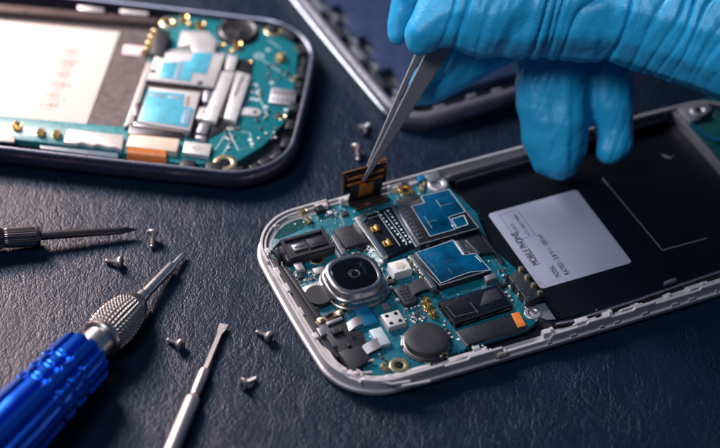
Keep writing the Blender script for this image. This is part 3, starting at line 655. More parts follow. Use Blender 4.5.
polyA('bay_ledge', [(450, 175), (560, 145), (562, 152), (456, 182)], .42, M['black'], .03, z0=.15)
polyA('label_stub', [(640, 114), (668, 107), (670, 112), (642, 119)], .47, M['grey'], .02, z0=.2)
mk = polyA('channel_mark', [(596, 308.5), (598, 308), (602, 316), (600, 316.5)], .40, M['steel'], .005, z0=.15)
polyA('bay_catch', [(664, 281), (676, 277), (677, 280), (665, 284)], .6, M['grey'], .02, z0=.5)
# outlined rectangle on the bay floor
mb = MB()
q = [A.L(*t, .205) for t in ((602.8, 178.4), (662.5, 250), (707, 238))]
mb.tube([(*q[0], .203), (*q[1], .203)], .016, 6, flat=.5); mb.tube([(*q[1], .203), (*q[2], .203)], .022, 6, flat=.5)
mb.tube([(*A.L(662, 155, .2), .203), (*A.L(670, 158, .2), .203), (*A.L(674, 155, .2), .203)], .012, 6, flat=.5)
mb.build('bay_outline', M['grey'], bay)
lb = [(486, 213.5), (575.2, 190.4), (634.2, 261.8), (542.2, 288.6)]
cx, cy, lx, ly = A.rect4(lb, .215)
mb = MB(); mb.prism(rounded(rect(cx, cy, lx, ly), .12, 5), .2, .215, .003); lab = mb.build('label', M['label'], pa, 'pale grey printed label in the black battery bay')
xl, xr, yb, yt = cx-lx/2, cx+lx/2, cy-ly/2, cy+ly/2
mb = MB(); zt = .2155
def fit(txt, size, x, y, ln):
    V, _ = text_mesh(txt, size); w = max(v[0] for v in V); put_text(mb, txt, size, x, y, zt, PI/2, 0, ln/w)
for dd_ in (0, .008): fit('MOBILE PHONE', .3, xl+.42+dd_, yb+.86+dd_, 1.36)
for dd_ in (0, .008): fit('MODEL.', .2, xl+.72+dd_, yb+.22, .5)
for dd_ in (0, .008): fit('RATED : 3.8 V', .2, xl+1.0+dd_, yb+.22, .98)
mb.box(xl+.93, yb+1.3, .014, .16, zt-.002, zt+.002, 0, 0)
for k in (-1, 0, 1): mb.box(xl+.965, yb+1.3+k*.055, .014, .035, zt-.002, zt+.002, 0, 0)
for dd_ in (0, .008): fit('1300 mA', .2, xl+1.0+dd_, yb+1.43, .48)
fit('CLASS B', .15, xl+.48, yt-1.02, .42)
fit('VTT-2 BBYF 94800', .15, xl+.74, yt-1.2, .9)
for a, b in (((xl+.28, yt-1.25), (xl+.28, yt-.16)), ((xl+.28, yt-.16), (xl+.85, yt-.16)), ((xl+.85, yt-.16), (xl+.85, yt-1.25)), ((xl+.85, yt-1.25), (xl+.28, yt-1.25))):
    mb.tube([(*a, zt), (*b, zt)], .007, 4, flat=.3)
mb.build('label_print', M['ink'], lab)
# bottom end section
be = polyA('bottom_board', [(676, 110), (800, 60), (900, 230), (800, 262), (735, 175)], .42, M['darkteal'], .01, z0=.2)
wallA('end_bracket', [(670, 107), (690, 128), (712, 153), (740, 187), (790, 250)], .15, .5, .13, M['grey'])
ribbon('blue_cable', [(690, 122, .52), (700, 131, .52), (712, 139, .5), (726, 141, .48), (745, 150, .46)], (.02, .09, 0), M['blue'], .05)
polyA('end_plate', [(674, 106), (705, 100), (712, 108), (700, 118), (690, 122)], .53, M['satin'], .03, z0=.3)
x, y = A.L(699, 111, .55); ring_part('screw_ring', x, y, .25, .53, pa, M['satin'], .45, .06)
x, y = A.L(716, 112.5, .45); mb = MB(); mb.lathe(x, y, [(.06, .42), (.05, .47), (.01, .48)], 12); mb.build('solder_dot', M['steel'], pa)

# flap (raised connector on its flex), held by the tweezers
base = at(364, 190, .72); fa = A.a+.02
flp = thing('connector_flap', 'small copper edged connector board gripped upright by the tweezers above the teal board', 'connector', (base.x, base.y, 0), (0, 0, fa))
mb = MB()
W_, H0, H1 = .68, .80, 1.55
def vplate(mb, u0, u1, h0, h1, y0, y1, mi=0, bev=.01):
    mb.rings([[(u0, y0, h0), (u1, y0, h0), (u1, y0, h1), (u0, y0, h1)], [(u0, y1, h0), (u1, y1, h0), (u1, y1, h1), (u0, y1, h1)]], mi)
vplate(mb, -W_, W_, H0, H1, 0, .05); mb.build('stiffener', M['copper'], flp)
mb = MB(); vplate(mb, -W_+.05, W_-.05, H0+.03, H1-.05, -.05, -.001); cn = mb.build('connector_body', M['blackgloss'], flp)
for dz in (.5, .28): mb = MB(); vplate(mb, -W_+.12, W_-.14, H0+dz, H0+dz+.07, -.08, -.049); mb.build('pin_row', M['amber'], cn)
for u in (-W_+.1, W_-.1): mb = MB(); vplate(mb, u-.025, u+.025, H1-.12, H1-.07, -.07, -.049); mb.build('end_pin', M['gold'], cn)
mb = MB(); mb.strip([(0, .0, H0+.35), (0, -.10, H0+.2), (0, -.12, H0), (0, -.06, .6), (0, -.05, .46), (0, -.2, .42)], (1.0, 0, 0), .02); mb.build('flex_tail', M['black'], flp)
mb = MB(); mb.strip([(-.0, -.13, H0+.28), (0, -.15, H0), (0, -.09, .62)], (.42, 0, 0), .03); mb.build('amber_window', M['amber'], flp)
mb = MB(); vplate(mb, W_-.25, W_+.02, H1-.45, H1+.02, .05, .16); mb.build('side_clip', M['copper'], flp)

# =================================================================== PHONE B (upper left)
ORG_B = (-1.6753, 5.7007, 0); AB = -.08
Bf = Frame(ORG_B, AB); Z2 = .5
pb = thing('smartphone', 'opened phone with glossy navy bezel, white label and gold contacts, lying upper left', 'smartphone', ORG_B, (0, 0, AB))
outB = phone_outline(-13.6, -.05, -4.85, 2.45, 1.75, .13)
mb = MB(); mb.sweep(outB, [(.22, .0), (.08, .12), (.0, .32), (.02, .52), (.10, .64), (.17, .665), (.22, .64), (.24, .4), (.3, .0)]); mb.build('bezel', M['rimB'], pb)
mb = MB(); mb.sweep(outB, [(.10, .635), (.13, .675), (.17, .68), (.20, .655), (.18, .62)]); mb.build('bezel_lip', mat('lip_metal', (.35, .33, .42), .3, .8), pb)
inB = offset(ccw(outB), .26); mb = MB(); mb.prism(inB, .05, .3, 0); mb.build('tray', M['black'], pb)
def polyB(name, pts, z1, m, bev=.012, z0=None, r=0, parent=None, label=None):
    P = Bf.poly(pts, z1); P = rounded(P, r, 3) if r else P
    mb = MB(); mb.prism(P, Z2 if z0 is None else z0, z1, bev); return mb.build(name, m, parent or pb, label)
mb = MB(); mb.prism(Bf.poly([(164, 17), (215, 15), (245, 22), (275, 27), (291, 34), (298, 50), (295, 80), (291, 108), (284, 122), (272, 136), (262, 146), (246, 156), (232, 164), (180, 163), (118, 152), (60, 144), (-40, 133), (-40, 112), (122, 127), (138, 90), (152, 48)], Z2), .3, Z2, .006)
for t in ([(228, 130), (250, 133), (252, 148), (238, 150), (228, 130)], [(262, 60), (285, 75)], [(256, 90), (268, 118)], [(268, 40), (280, 48)], [(225, 135), (215, 150)], [(232, 138), (222, 156)]):
    mb.strip([(*Bf.L(x, y, Z2), Z2+.002) for x, y in t], (.018, .012, 0), .004, 1)
mb.build('circuit_board', [M['tealB'], M['silk']], pb)
polyB('battery_bay', [(-200, -4), (155, 24), (150, 50), (138, 90), (122, 127), (-200, 92)], .38, M['bayB'], 0, z0=.28)
polyB('bay_wall', [(-200, -14), (158, 18), (157, 23), (-200, -6)], .58, mat('brown_wall', (.09, .06, .06), .4), .03, z0=.28)
polyB('side_latch', [(78, 5), (104, 8), (104, 12), (78, 9)], .66, M['satin'], .02, z0=.5)
polyB('side_latch', [(120, 9), (148, 12), (148, 15), (120, 12)], .66, M['tin'], .02, z0=.5)
lbB = polyB('label', [(-180, 4), (120, 31.8), (86, 125.5), (-190, 98)], .40, M['labelB'], .004, z0=.38, label='white label with faded pink print')
mb = MB()
for k, (px, py) in enumerate(((72, 52), (68, 63), (64, 74), (60, 85), (54, 96), (48, 106))):   # faded column of print
    x, y = Bf.L(px, py, .4)
    for j in range(3+(k % 2)): mb.box(x-.22+j*.15, y+.04, .09, .12+.05*((j+k) % 2), .4, .404, 0, 0)
    mb.box(x, y-.13, .4, .03, .4, .404, 0, 0)
for k in range(22): x, y = Bf.L(74-k*1.05, 50+k*2.6, .4); mb.box(x, y, .34, random.choice((.02, .035, .05)), .4, .404, 0, 0)
for px, py in ((79, 60), (75, 72), (71, 86), (64, 100)): x, y = Bf.L(px, py, .4); mb.box(x, y, .04, .2, .4, .404, 0, 0)
x, y = Bf.L(11, 64, .4); mb.frame(circ(x, y, .28, 30, .2), .03, .4, .404)
for q in (((2, 83), (6, 86), (12, 83)), ((0, 92), (4, 95), (8, 92))): mb.tube([(*Bf.L(a, b, .4), .401) for a, b in q], .02, 4, flat=.3)
mb.build('label_print', M['inkf'], lbB)
polyB('pink_sticker', [(124, 44.5), (143, 46.5), (140, 56), (122, 54)], .40, M['pink'], .004, z0=.38, r=.05)
bcB = polyB('battery_connector', [(157, 27), (170, 31), (163, 57), (150, 53)], .76, M['charcoal'], .03, z0=.38)
for q in ((155.5, 30), (152.5, 36), (150, 42), (147, 48)): x, y = Bf.L(*q, .66); mb = MB(); mb.box(x, y, .24, .12, .42, .68, .1, .04); mb.build('battery_contact', M['palegold'], bcB)
x, y = Bf.L(169, 22.5, .52); ring_part('screw_ring', x, y, .27, Z2, pb, M['palegold'], .35, .04)
for q, a, s_ in (((184, 18), .4, 1.6), ((189, 23), 1.4, 1.3), ((200, 25), .2, 1.8), ((237, 45), .3, 1.7), ((230, 50), .3, .8), ((281, 57), 1.2, 2.0), ((249, 61), .3, .8), ((41, 132), 1.3, 1.7), ((57, 134), 1.3, 1.7), ((17, 126), 0, 1.8), ((222, 44), .3, .9)):
    clip_part(*Bf.L(*q, Z2+.08), a, pb, Z2, s_*.75, M['gold'])
polyB('ground_plate', [(181, 31), (208, 31), (217, 41), (214, 53), (192, 52), (191, 45), (178, 47)], .66, M['tin'], .02)
polyB('ground_plate', [(166, 50), (190, 49), (190, 62), (162, 60)], .60, M['tin'], .02)
def shieldB(pts, films):
    s = polyB('metal_shield', pts, .70, M['tin'], .02, r=.04); mb = MB(); mb.frame(Bf.poly([(a_, b_) for a_, b_ in pts], .70), .03, Z2, .709); mb.build('shield_edge', M['grey'], s)
    for k, (fp, m) in enumerate(films): polyB('film', fp, .714+.003*k, m, .003, z0=.70, parent=s)
    return s
sB = shieldB([(156, 52), (226, 53), (214, 88), (145, 80)], [([(163, 62), (178, 62), (174, 79), (159, 77)], M['filmL']), ([(180, 61), (190, 61), (194, 52), (213, 53), (206, 74), (193, 72), (190, 81), (174, 79)], M['filmL']), ([(178, 62.5), (184, 62.5), (180, 79), (173, 78.5)], M['filmD'])])
for q in ((153, 71), (200, 83)): polyB('shield_hole', [(q[0]-2, q[1]-2), (q[0]+3, q[1]-1.5), (q[0]+2, q[1]+2), (q[0]-3, q[1]+1.5)], .706, M['black'], .001, z0=.699, parent=sB)
sB2 = shieldB([(149, 87), (201, 92), (190, 131), (136, 122)], [([(149, 90), (185, 94), (183, 106), (194, 108.5), (188, 127), (139, 120)], M['filmL']), ([(150, 92.5), (166, 94), (164.5, 98), (149, 96)], M['filmD']), ([(169, 94.5), (182, 96), (181, 100), (167.5, 98)], M['filmD']), ([(184, 109), (192, 110.5), (188, 124), (181, 123)], M['filmD'])])
polyB('shield_hole', [(187, 96.5), (190, 96.5), (188, 106), (185.5, 105.5)], .707, M['brown'], .001, z0=.699, parent=sB2)
polyB('shield_gap_shade', [(148, 81), (215, 89), (214, 94), (147, 87)], .56, M['brown'], .02)  # dark strip standing in for the shadow between the two shields
polyB('bar_base', [(218, 56), (254, 60), (252, 76), (236, 124), (206, 140), (186, 138), (204, 88), (214, 86)], .53, M['black'], .02)
polyB('shield_gap_shade', [(130, 124), (184, 131), (182, 138), (128, 133)], .58, M['darksteel'], .03)  # shadow below the lower shield, built as a dark strip
polyB('reader_spring', [(134, 122), (182, 128), (182, 131), (134, 125)], .66, M['steel'], .03, z0=.55)
polyB('side_rail', [(147, 62), (152, 63), (133, 122), (124, 127)], .6, M['tin'], .02)
polyB('side_rail', [(135, 104), (141, 101), (140, 117), (133, 115)], .66, M['darksteel'], .02)
for pts in ([(222, 71), (235, 72), (216, 122), (203, 119)], [(237, 71), (251, 75), (236, 121), (224, 118)], [(228, 54), (238, 56), (234, 70), (225, 69)]): polyB('shield_bar', pts, .66, M['tin'], .02)
polyB('bar_slot', [(242, 76), (244, 76), (236, 96), (234, 96)], .665, M['darksteel'], .001, z0=.655)
polyB('bar_slot', [(235, 74), (237, 74), (222, 118), (220, 118)], .60, M['darksteel'], .01)
for pts in ([(204, 88), (214, 90), (212, 103), (202, 101)], [(200, 121), (211, 123), (207, 134), (196, 132)], [(196, 134), (208, 136), (206, 140), (195, 138)]): polyB('soft_pad', pts, .62, M['grey'], .05, r=.1)
polyB('arrow_plate', [(200, 107), (212, 108), (210, 120), (196, 118)], .64, M['tin'], .01)
mb = MB(); mb.tube([(*Bf.L(211, 110, .64), .642), (*Bf.L(203, 112, .64), .642), (*Bf.L(209, 116, .64), .642)], .03, 5, flat=.3); mb.build('arrow_mark', M['ink'], pb)
pp = polyB('pill_plate', [(240, 107), (258, 108), (263, 112), (258, 116), (236, 114)], .56, M['tin'], .02, r=.15)
x, y = Bf.L(255, 112, .56); mb = MB(); mb.lathe(x, y, [(.06, .555), (.06, .564)], 16); mb.build('plate_hole', M['blackgloss'], pp)
wcB = polyB('white_chip', [(185, 141), (212, 144), (209, 156), (182.5, 152)], .64, M['tin'], .02)
x, y = Bf.L(197, 148, .64); mb = MB(); mb.frame(circ(x, y, .1, 16), .02, .639, .643); mb.box(x, y, .35, .02, .639, .643, 0, 0); mb.build('chip_marking', M['grey'], wcB)
polyB('ribbon_connector', [(130, 134), (179.5, 139), (176.5, 151.5), (126, 146)], .68, M['tan'], .01)
P = [Bf.L(146.5, y_, z_)+(z_,) for y_, z_ in ((148.5, .66), (151.5, .63), (156, .55), (161, .42), (164, .3))]
mb = MB(); mb.strip(P, (1.12, -.02, 0), .02); mb.build('ribbon_cable', M['orange'], pb)
zz = [(67.6, 129), (124, 135), (121.5, 149), (114, 146.5), (108, 147), (98, 144), (92, 145.5), (82, 142), (76, 143.5), (64, 141.5)]
polyB('serrated_plate', zz, .62, M['tin'], .02)
polyB('dark_strip', [(40, 145), (118, 153), (118, 158), (40, 148)], .56, mat('blue_grey_strip', (.12, .17, .22), .4), .02, z0=.3)
polyB('foil_strip', [(-30, 131), (15, 136), (14, 142), (-30, 138)], .54, M['tin'], .01)
x, y = Bf.L(238, 30, .62); mb = MB(); mb.lathe(x, y, [(.66, .3), (.66, .5), (.6, .56), (.56, .56)], 48); sp = mb.build('speaker', M['charcoal'], pb)
mb = MB(); mb.lathe(x, y, [(.56, .5), (.56, .62), (.52, .645), (.49, .63), (.3, .632), (.001, .633)], 48)
for k, rr in ((0, .36), (1, .2)): mb.frame(circ(x, y, rr, 40), .05, .63, .655)
mb.box(x, y, .05, .8, .63, .66, .15, .01); mb.build('speaker_cap', M['darksteel'], sp)
for a0 in (PI*.9,):
    mb = MB(); mb.strip([(x+.63*math.cos(a0+k*.1), y+.63*math.sin(a0+k*.1), .55) for k in range(10)], (0, 0, .14), .03); mb.build('speaker_clip', M['steel'], sp)
gc = polyB('socket_block', [(272, 87), (297, 91), (294, 105), (269, 102)], .58, M['satin'], .015)
for i in range(5):
    for j in range(2):
        x, y = Bf.L(274+i*4.6+j*-1, 92+j*7+i*.5, .585); mb = MB(); mb.box(x, y, .05, .1, .578, .588, 0, 0); mb.build('socket_slot', M['black'], gc)
for q, r_ in (((294, 79), .13), ((282, 117), .15), ((225.5, 163), .33), ((274, 31), .28)): x, y = Bf.L(*q, Z2); ring_part('screw_ring', x, y, r_, Z2, pb, M['palegold'], .5, .03)
mb = MB(); x, y = Bf.L(259, 56, Z2); mb.frame(circ(x, y, .14, 20), .03, Z2, Z2+.005); mb.box(x, y, .28, .02, Z2, Z2+.005, .5, 0)
for q in ((251, 84), (256, 85), (253, 92), (258, 93), (252, 99), (257, 100), (250, 140), (252, 144), (266, 107), (286, 110), (272, 83), (268, 50)): x, y = Bf.L(*q, Z2); mb.box(x, y, .12, .09, Z2, Z2+.01, 0, .003)
mb.build('solder_pads', M['silk'], pb)
random.seed(5)
for k in range(60):
    px, py = random.choice(((random.uniform(262, 290), random.uniform(60, 84)), (random.uniform(256, 280), random.uniform(108, 140)), (random.uniform(226, 240), random.uniform(126, 150)), (random.uniform(244, 262), random.uniform(84, 104)), (random.uniform(205, 240), random.uniform(40, 52))))
    x, y = Bf.L(px, py, Z2); small_part('capacitor', x, y, random.choice((0, PI/2)), pb, random.choice(B3), .11, .06, .05, Z2)
# black ribbed plastic between board and bezel at the head end
pB = ccw(outB); oB = offset(pB, .38); cum = 0; nx = 0
for i in range(len(oB)):
    a, b = oB[i], oB[(i+1) % len(oB)]; cum += math.dist(a, b)
    if a[0] > -3.2 and cum > nx:
        ang = math.atan2(b[1]-a[1], b[0]-a[0]); l = random.uniform(.2, .5); mb = MB(); mb.box(a[0], a[1], l, random.uniform(.2, .34), .3, random.uniform(.5, .64), ang, .03); mb.build('frame_clip', M['black'], pb); nx = cum+l+.06

# =================================================================== PHONE C (top)
AC = math.radians(29.5); ORG_C = (1.05, 3.75, 0); Cf = Frame(ORG_C, AC)
pc = thing('smartphone', 'phone shell with grey bezel and dark blue panel behind the gloved hand', 'smartphone', ORG_C, (0, 0, AC))
outC = phone_outline(0, 7.3, 0, 14.0, 1.1, .12)
mb = MB(); mb.sweep(outC, [(.22, 0), (.06, .12), (0, .32), (.03, .48), (.10, .54), (.2, .55), (.28, .5), (.3, .2), (.3, 0)]); mb.build('bezel', M['rimC'], pc)
mb = MB(); mb.sweep(outC, [(-.06, .02), (-.09, .12), (-.05, .26), (.03, .3), (.06, .1)]); mb.build('outer_case', M['rimB'], pc)
mb = MB(); mb.prism(offset(ccw(outC), .25), .05, .2, 0); mb.build('tray', M['black'], pc)
mb = MB(); pts = []
yy = .9; st = [(.95, .75)]
left = []
k = 0
while yy < 13: left.append((1.0 if k % 2 else .72, yy)); left.append((1.0 if k % 2 else .72, yy+.85)); yy += .85+.0; k += 1
mb.prism([(6.6, .8), (6.6, 13)]+left[::-1], .2, .42, .03); mb.build('display_panel', M['panelC'], pc)
for k in range(9):
    mb = MB(); mb.box(.43, .9+k*1.35, .26, random.uniform(.5, .95), .2, random.uniform(.36, .46), 0, .02); mb.build('frame_clip', M['charcoal'] if k % 2 else M['grey'], pc)
    mb = MB(); mb.box(.64, 1.5+k*1.35, .14, .3, .2, .4, 0, .02); mb.build('frame_lug', M['grey'], pc)
for k in range(5):
    x = 1.2+k*1.15+random.uniform(-.3, .3); mb = MB(); mb.box(x, .42, random.uniform(.3, .9), .12, .2, random.uniform(.36, .5), 0, .02); mb.build('frame_clip', M['grey'] if k % 3 else M['rimC'], pc)

# =================================================================== TOOLS
def tool(name, label, tip, rear, group=None):
    """root at the tip, local +x runs from tip to handle"""
    t, r = Vector(tip), Vector(rear); d = r-t
    return thing(name, label, 'screwdriver', t, (0, -math.asin(d.z/d.length), math.atan2(d.y, d.x)), group)
# big blue screwdriver
t = at(185.5, 252.5, .12); f = at(88, 351, .70)
d = f-t; rear = t+d*2.4
bd = tool('screwdriver', 'precision screwdriver with fluted blue anodised handle and knurled steel collar', t, (rear.x, rear.y, .12+.68*2.4*.78)); bd.scale = (1.21, 1.21, 1.21)
mb = MB(); mb.xlathe([(0, .012), (.06, .045), (.14, .06), (.5, .062), (.55, .062), (.57, .105), (.62, .115), (1.72, .115), (1.75, .14), (1.8, .15), (2.3, .15)], 32); sh = mb.build('blade', M['silver'], bd)
def knurl(x, a, r):
    if x < 2.32 or x > 3.36: return r
    return r-.025+.055*(abs(math.sin(a*15))*abs(math.sin((x-2.32)/.104*PI)))
prof = [(1.98, .15), (2.0, .20), (2.05, .25), (2.12, .29), (2.22, .325), (2.30, .35)]+[(2.32+.013*k, .35+.10*math.sin(min(1, k/52)*PI/2)-.035*max(0, (k-50)/30)**2) for k in range(81)]+[(3.37, .415), (3.40, .43), (3.50, .43), (3.53, .40), (3.53, .33)]
mb = MB(); mb.xlathe(prof, 300, knurl); mb.build('collar', M['knurl'], bd, smooth=40)
mb = MB(); mb.xlathe([(3.5, .31), (3.54, .345), (4.1, .345), (4.3, .345)], 40); mb.build('ferrule', M['silver'], bd)
def flute(x, a, r):
    g = 0
    for gx, gw in ((4.95, .06), (5.38, .06), (5.82, .06)): g = max(g, math.exp(-((x-gx)/gw)**4))
    u = (a*12/(2*PI)+.3) % 1; k = abs(u-.5)*2
    k2 = min(1, max(0, (k-.52)/.26)); return r*(1-.13*k2*k2*(3-2*k2))-.06*g
prof = [(4.10, .33), (4.11, .54), (4.14, .60), (4.19, .63)]+[(4.21+.02*k, .635+.09*min(1, k/120)) for k in range(340)]
mb = MB(); mb.xlathe(prof, 240, flute); mb.build('handle', M['anod'], bd, smooth=50)
# dark phillips screwdriver
t = at(137, 229.5, .2); f = at(30, 236.5, .34)
pd = tool('screwdriver', 'black bladed screwdriver with knurled metal ferrule at the left edge', t, t+(f-t)*1.0)
mb = MB(); mb.xlathe([(0, .015), (.05, .045), (.22, .09), (.32, .11), (.42, .105), (2.65, .125)], 20, lambda x, a, r: r*(1-.3*(x < .4)*abs(math.sin(2*a)))); mb.build('blade', M['darksteel'], pd)
mb = MB(); mb.xlathe([(2.6, .15), (2.62, .25), (2.7, .27)]+[(2.72+.02*k, .27) for k in range(40)]+[(3.55, .25), (3.6, .25), (3.64, .28), (4.9, .3)], 120, lambda x, a, r: r+.008*math.sin(a*30)*(x > 2.7)); mb.build('ferrule', M['darksteel'], pd)
mb = MB(); mb.xlathe([(4.8, .3), (4.9, .36), (9, .4)], 40); mb.build('handle', M['rubber'], pd)
# small flat screwdriver
t = at(224, 324, .10); f = at(172, 449, .22)
sd = tool('screwdriver', 'slim satin flat blade screwdriver lying between two screws at the bottom', t, t+(f-t))
LL = (f-t).length
mb = MB(); mb.rings([[(x, -w, -h), (x, w, -h), (x, w, h), (x, -w, h)] for x, w, h in ((0, .11, .01), (.05, .115, .015), (.25, .10, .03), (.42, .055, .05), (1.9, .055, .055))]); mb.build('blade', M['satinhandle'], sd)
mb = MB(); mb.xlathe([(1.72, .055), (1.76, .12), (1.82, .135), (2.55, .135), (2.6, .115), (2.66, .115), (2.7, .135), (2.76, .15), (2.8, .185), (2.9, .2), (9, .2)], 40, lambda x, a, r: r); mb.build('handle', M['satinhandle'], sd)

# screws
def make_screw():
    o = thing('screw', 'x', 'screw', (0, 0, 0), (0, 0, 0), 'tiny loose screws'); o.scale = (1.3, 1.3, 1.3)
    mb = MB()
    prof = [(.0, .05)]+[(.03+.012*k, .055 if k % 2 else .043) for k in range(18)]+[(.26, .05)]
    mb.xlathe([(-.02, .03)]+prof, 16); mb.build('shank', M['satinhandle'], o)
    mb = MB(); mb.xlathe([(.22, .045), (.28, .10), (.31, .125), (.345, .12), (.36, .09), (.361, .001)], 24); hd = mb.build('head', M['satinhandle'], o)
    mb = MB(); mb.box(.363, 0, .004, .12, -.015, .015, 0, 0); mb.box(.363, 0, .004, .03, -.06, .06, 0, 0); mb.build('slot', M['black'], hd)
    return o
def copy_tree(o, parent=None):
    c = o.copy(); C.objects.link(c); c.parent = parent
    for ch in list(o.children): copy_tree(ch, c)
    return c
proto = make_screw()
scr = [((106, 261), (121, 263), 'tiny steel screw below the black screwdriver blade, head pointing right'),
       ((152, 247), (153, 235), 'tiny steel screw just right of the black screwdriver tip, head up'),
       ((168, 340), (180, 345), 'tiny steel screw right of the blue screwdriver collar, between it and the slim blade'),
       ((257, 332), (270, 338), 'tiny steel screw lying below the pale phone corner, nearest to the phone'),
       ((256, 379), (243, 385), 'tiny steel screw right of the slim flat screwdriver shaft, lowest of all'),
       ((369, 125), (362, 131), 'tiny blurred screw left of the tweezer arm, beside the pearl phone shell'),
       ((358, 160), (356, 149), 'tiny blurred screw half hidden behind the gripped connector flap')]
for i, (a, b, lb_) in enumerate(scr):
    o = proto if i == 0 else copy_tree(proto)
    za = .06; pa_, pb_ = at(*a, za), at(*b, .12); dd = pb_-pa_; o['label'] = lb_
    o.location = (pa_.x, pa_.y, .075); o.rotation_euler = (0, -.2, math.atan2(dd.y, dd.x))
    if i in (1, 6): o.rotation_euler = (0, -.45, math.atan2(dd.y, dd.x))

# =================================================================== TWEEZERS
tip = at(363, 181, 1.22); top = at(436, 40, 4.35)
tw = thing('tweezers', 'grey steel tweezers held in the blue glove, tips gripping the connector flap', 'tweezers', tip)
ax = (top-tip).normalized(); side = (Rv-ax*Rv.dot(ax)).normalized(); dep = ax.cross(side).normalized()
if dep.dot(Fv) < 0: dep = -dep
Lt = (top-tip).length+5.5
def tw_pt(s, u, w): return ax*s+side*u+dep*w
def arm(off_tip, off_top, shift, wid0, wid1, thick):
    rs = []
    for k in range(41):
        s_ = Lt*k/40; t = s_/((top-tip).length)
        w = wid0+(wid1-wid0)*min(1, t)**.9; u = off_tip+(off_top-off_tip)*min(1, t)**.8+shift*min(1.0, t*1.0)
        dp = thick[0]+(thick[1]-thick[0])*min(1, t); th = .045+.03*min(1, t)
        rs.append([tw_pt(s_, u-w/2, dp-th/2), tw_pt(s_, u+w/2, dp-th/2+.0), tw_pt(s_, u+w/2, dp+th/2), tw_pt(s_, u-w/2, dp+th/2)])
    mb = MB(); mb.rings(rs); o = mb.build('arm', M['tweez'], tw)
    bv = o.modifiers.new('b', 'BEVEL'); bv.width = .022; bv.segments = 3; bv.limit_method = 'ANGLE'
    return o
arm(.0, .19, .0, .10, .60, (-.035, -.12))
arm(-.03, -.26, .0, .07, .22, (.035, .24))

# =================================================================== GLOVED HAND
def W3(px, py, z): return at(px, py, z)
chains = {
 'thumb': [((421, 41), 4.9, .42), ((426, 32), 5.1, .58), ((446, 14), 5.4, .88), ((480, 8), 5.5, 1.28), ((540, -2), 5.6, 1.62)],
 'index': [((398, 36), 4.0, .28), ((400, 26), 4.15, .40), ((408, 0), 4.7, .48), ((440, -40), 5.9, .75), ((500, -50), 6.0, 1.2)],
 'middle': [((419, 94), 2.6, .36), ((428, 86), 2.8, .58), ((462, 62), 3.3, .74), ((510, 20), 4.0, 1.0), ((560, -20), 4.8, 1.2)],
 'ring': [((554, 166), 1.0, .50), ((555, 156), 1.15, .78), ((556, 143), 1.4, .92), ((555, 120), 1.9, 1.05), ((553, 80), 2.7, 1.12), ((560, 30), 3.6, 1.25), ((590, -20), 4.6, 1.4)],
 'little': [((609, 150), 1.3, .44), ((615, 143), 1.4, .53), ((614, 126), 1.7, .60), ((610, 105), 2.2, .72), ((608, 70), 2.9, .74), ((610, 20), 3.9, 1.0), ((630, -30), 4.8, 1.4)],
 'palm': [((490, 10), 5.5, 1.34), ((550, 2), 5.6, 1.62), ((620, 2), 5.7, 1.66), ((690, 20), 5.8, 1.78), ((760, 40), 5.9, 1.9), ((850, 45), 6.2, 2.2), ((980, 40), 6.6, 2.5)],
 'knuckles': [((500, -50), 6.0, 1.4), ((600, -60), 6.2, 1.8), ((760, -30), 6.4, 2.0), ((980, 0), 6.8, 2.4)],
}
gb = bmesh.new()
for nm, ch in chains.items():
    pts = [(W3(*q, z), r) for q, z, r in ch]
    for i in range(len(pts)-1):
        (a, ra), (b, rb) = pts[i], pts[i+1]; m_ = max(3, int((b-a).length/(min(ra, rb)*.22)))
        for k in range(m_+(i == len(pts)-2)):
            t_ = k/m_; q = a.lerp(b, t_); r = ra+(rb-ra)*t_
            sc = Matrix.Diagonal((1, 1, 1, 1))
            bmesh.ops.create_icosphere(gb, subdivisions=2, radius=r, matrix=Matrix.Translation(q))
me = bpy.data.meshes.new('gloved_hand'); gb.to_mesh(me); gb.free()
ho = bpy.data.objects.new('gloved_hand', me); C.objects.link(ho)
rm = ho.modifiers.new('r', 'REMESH'); rm.mode = 'VOXEL'; rm.voxel_size = .075
sm = ho.modifiers.new('s', 'SMOOTH'); sm.factor = .5; sm.iterations = 5
dg = bpy.context.evaluated_depsgraph_get(); dg.update()
me2 = bpy.data.meshes.new_from_object(ho.evaluated_get(dg)); ho.modifiers.clear(); ho.data = me2; me2.name = 'gloved_hand'; bpy.data.meshes.remove(me)
ss = ho.modifiers.new('sub', 'SUBSURF'); ss.levels = 1; ss.render_levels = 1
dg = bpy.context.evaluated_depsgraph_get(); dg.update(); me3 = bpy.data.meshes.new_from_object(ho.evaluated_get(dg)); ho.modifiers.clear(); ho.data = me3; bpy.data.meshes.remove(me2)
nv = len(me3.vertices); co = np.empty(nv*3); me3.vertices.foreach_get('co', co); co = co.reshape(-1, 3); no = np.empty(nv*3); me3.vertices.foreach_get('normal', no); no = no.reshape(-1, 3)
# anatomical frame of the hand for the folds: along the hand (x), fold direction leans with the knuckles
hx = np.array(Rv); hu = np.array(Uv); c0 = np.array(W3(550, 20, 5.5))
rel = co-c0; u = rel@hx; v = rel@hu
lin_ = np.array([noise.noise(Vector((a*.9, b*.25, 0)))*1.0 for a, b in zip(u, v)])
ph = (u-v*.45)*1.0+lin_*.45
disp = np.zeros(nv)
for i in range(nv):
    q = noise.noise(Vector((ph[i]*1.7, v[i]*.10, 1.7))); q2 = noise.noise(Vector((ph[i]*4.3, v[i]*.5, 7.7)))
    w_ = min(1, abs(q)*3.4); w2 = min(1, abs(q2)*4); disp[i] = (w_*(2-w_)-.75)*.20+(w2-.5)*.02
dv_ = rel@np.array(Fv); top_w = 1/(1+np.exp(-(v+1.35)*5)); top_w = np.maximum(top_w, .12)
low = 1/(1+np.exp((v+1.9)*5)); g_ = lambda c_, w_: np.exp(-((u-c_)/w_)**2)
